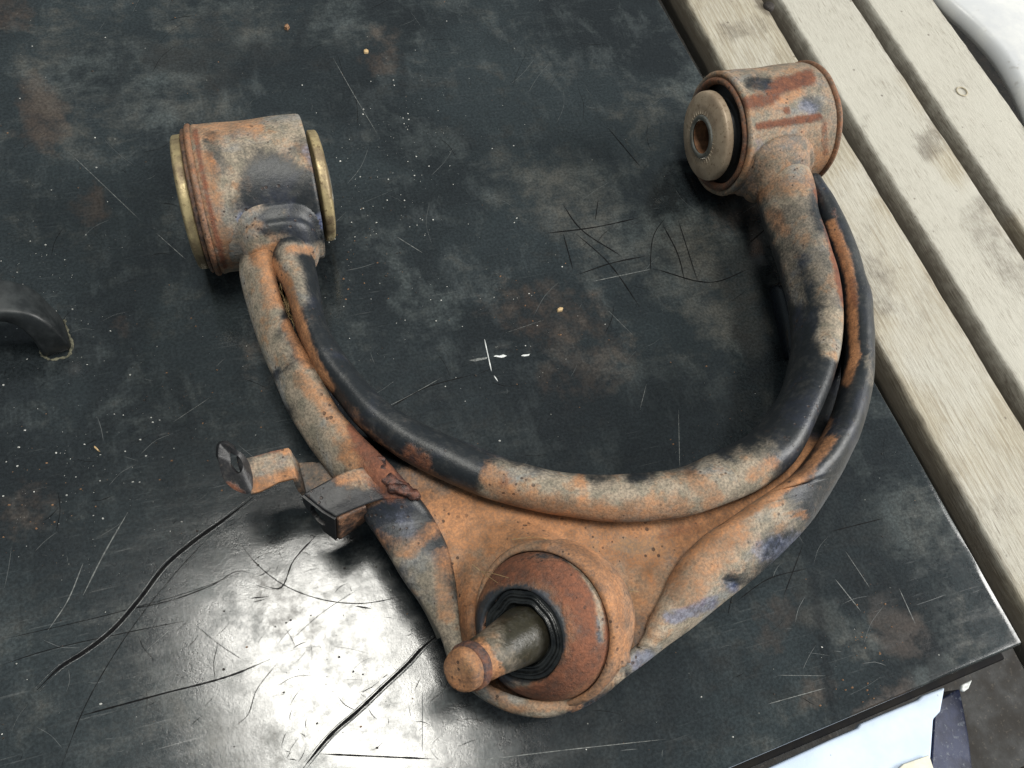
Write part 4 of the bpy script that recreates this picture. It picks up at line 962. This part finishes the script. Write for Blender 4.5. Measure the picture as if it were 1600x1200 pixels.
# weld bead lumps where the bracket meets the rail
def bead(pts, r, h, name='weld_bead'):
    bm = bmesh.new()
    C = catmull(np.array(pts, float), int(len(pts)*3))
    for (x, y, hh_) in C:
        mt = Matrix.Translation(W(x, y, hh_+.0066)) @ Matrix.Diagonal((r*random.uniform(.8, 1.25), r*random.uniform(.8, 1.25), r*h, 1))
        bmesh.ops.create_icosphere(bm, subdivisions=3, radius=1, matrix=mt)
    for v_ in bm.verts:
        v_.co += Vector((mnoise.noise(v_.co*420), mnoise.noise(v_.co*420+Vector((7, 0, 0))), mnoise.noise(v_.co*420+Vector((0, 9, 0)))))*0.0009
    o = bm_obj(name, bm, M_WELD, br, True)
    mod(o, 'REMESH', mode='VOXEL', voxel_size=0.0005, use_smooth_shade=True); return o
bead([(590,722,.0462),(600,738,.0470),(609,752,.0470),(620,760,.0465),(636,766,.0455)], .0028, .6)
bead([(612,763,.0475),(628,765,.0475),(641,770,.0465),(651,776,.0455)], .0021, .8)
bead([(646,770,.046),(650,776,.046)], .0018, .9)

# dried grass caught in the slot and on the ball joint
def fibres(name, lines, r, parent, label=None):
    V, F = [], []
    for pts in lines:
        Q = [W(p[0], p[1], p[2]+(.007 if p[1] > 700 else 0)) for p in pts]; Q = catmull(np.array([tuple(q) for q in Q]), 10); b0 = len(V)
        for i, q in enumerate(Q):
            d = Q[min(9, i+1)]-Q[max(0, i-1)]; d = Vector(d).normalized(); s1 = d.orthogonal().normalized(); s2 = d.cross(s1)
            for k in range(3):
                a = k*2.0944; p = Vector(q)+s1*r*math.cos(a)+s2*r*math.sin(a); V.append(tuple(p))
        F += [(b0+i*3+k, b0+i*3+(k+1) % 3, b0+(i+1)*3+(k+1) % 3, b0+(i+1)*3+k) for i in range(9) for k in range(3)]
    o = mesh_obj(name, V, F, M_STRAW, parent); o['kind'] = 'stuff'; return o
ls = []
sl_ = catmull(np.array([(432,425),(441,460),(455,495),(472,535),(490,570),(502,595)], float), 40)
for _ in range(46):
    i = random.randint(0, 34); j_ = min(39, i+random.randint(2, 9)); (xa, ya), (xb, yb) = sl_[i], sl_[j_]
    ls.append([(xa+random.uniform(-9, 9), ya, random.uniform(.036, .043)), ((xa+xb)/2+random.uniform(-5, 5), (ya+yb)/2, random.uniform(.038, .045)), (xb+random.uniform(-9, 9), yb, random.uniform(.036, .044))])
fibres('grass_tuft', ls, .00014, arm)
hz = BJ.z
fibres('grass_tuft', [[(738,882,.054),(752,893,.060),(778,911,.0625)], [(752,893,.060),(765,895,.063),(795,903,.066)], [(800,843,.050),(830,840,.054),(868,852,.056),(872,868,.054)], [(850,843,.055),(866,856,.055),(885,872,.052)], [(965,924,.050),(990,924,.051),(998,925,.050)], [(968,930,.050),(978,940,.050),(985,947,.049)]], .00013, arm)
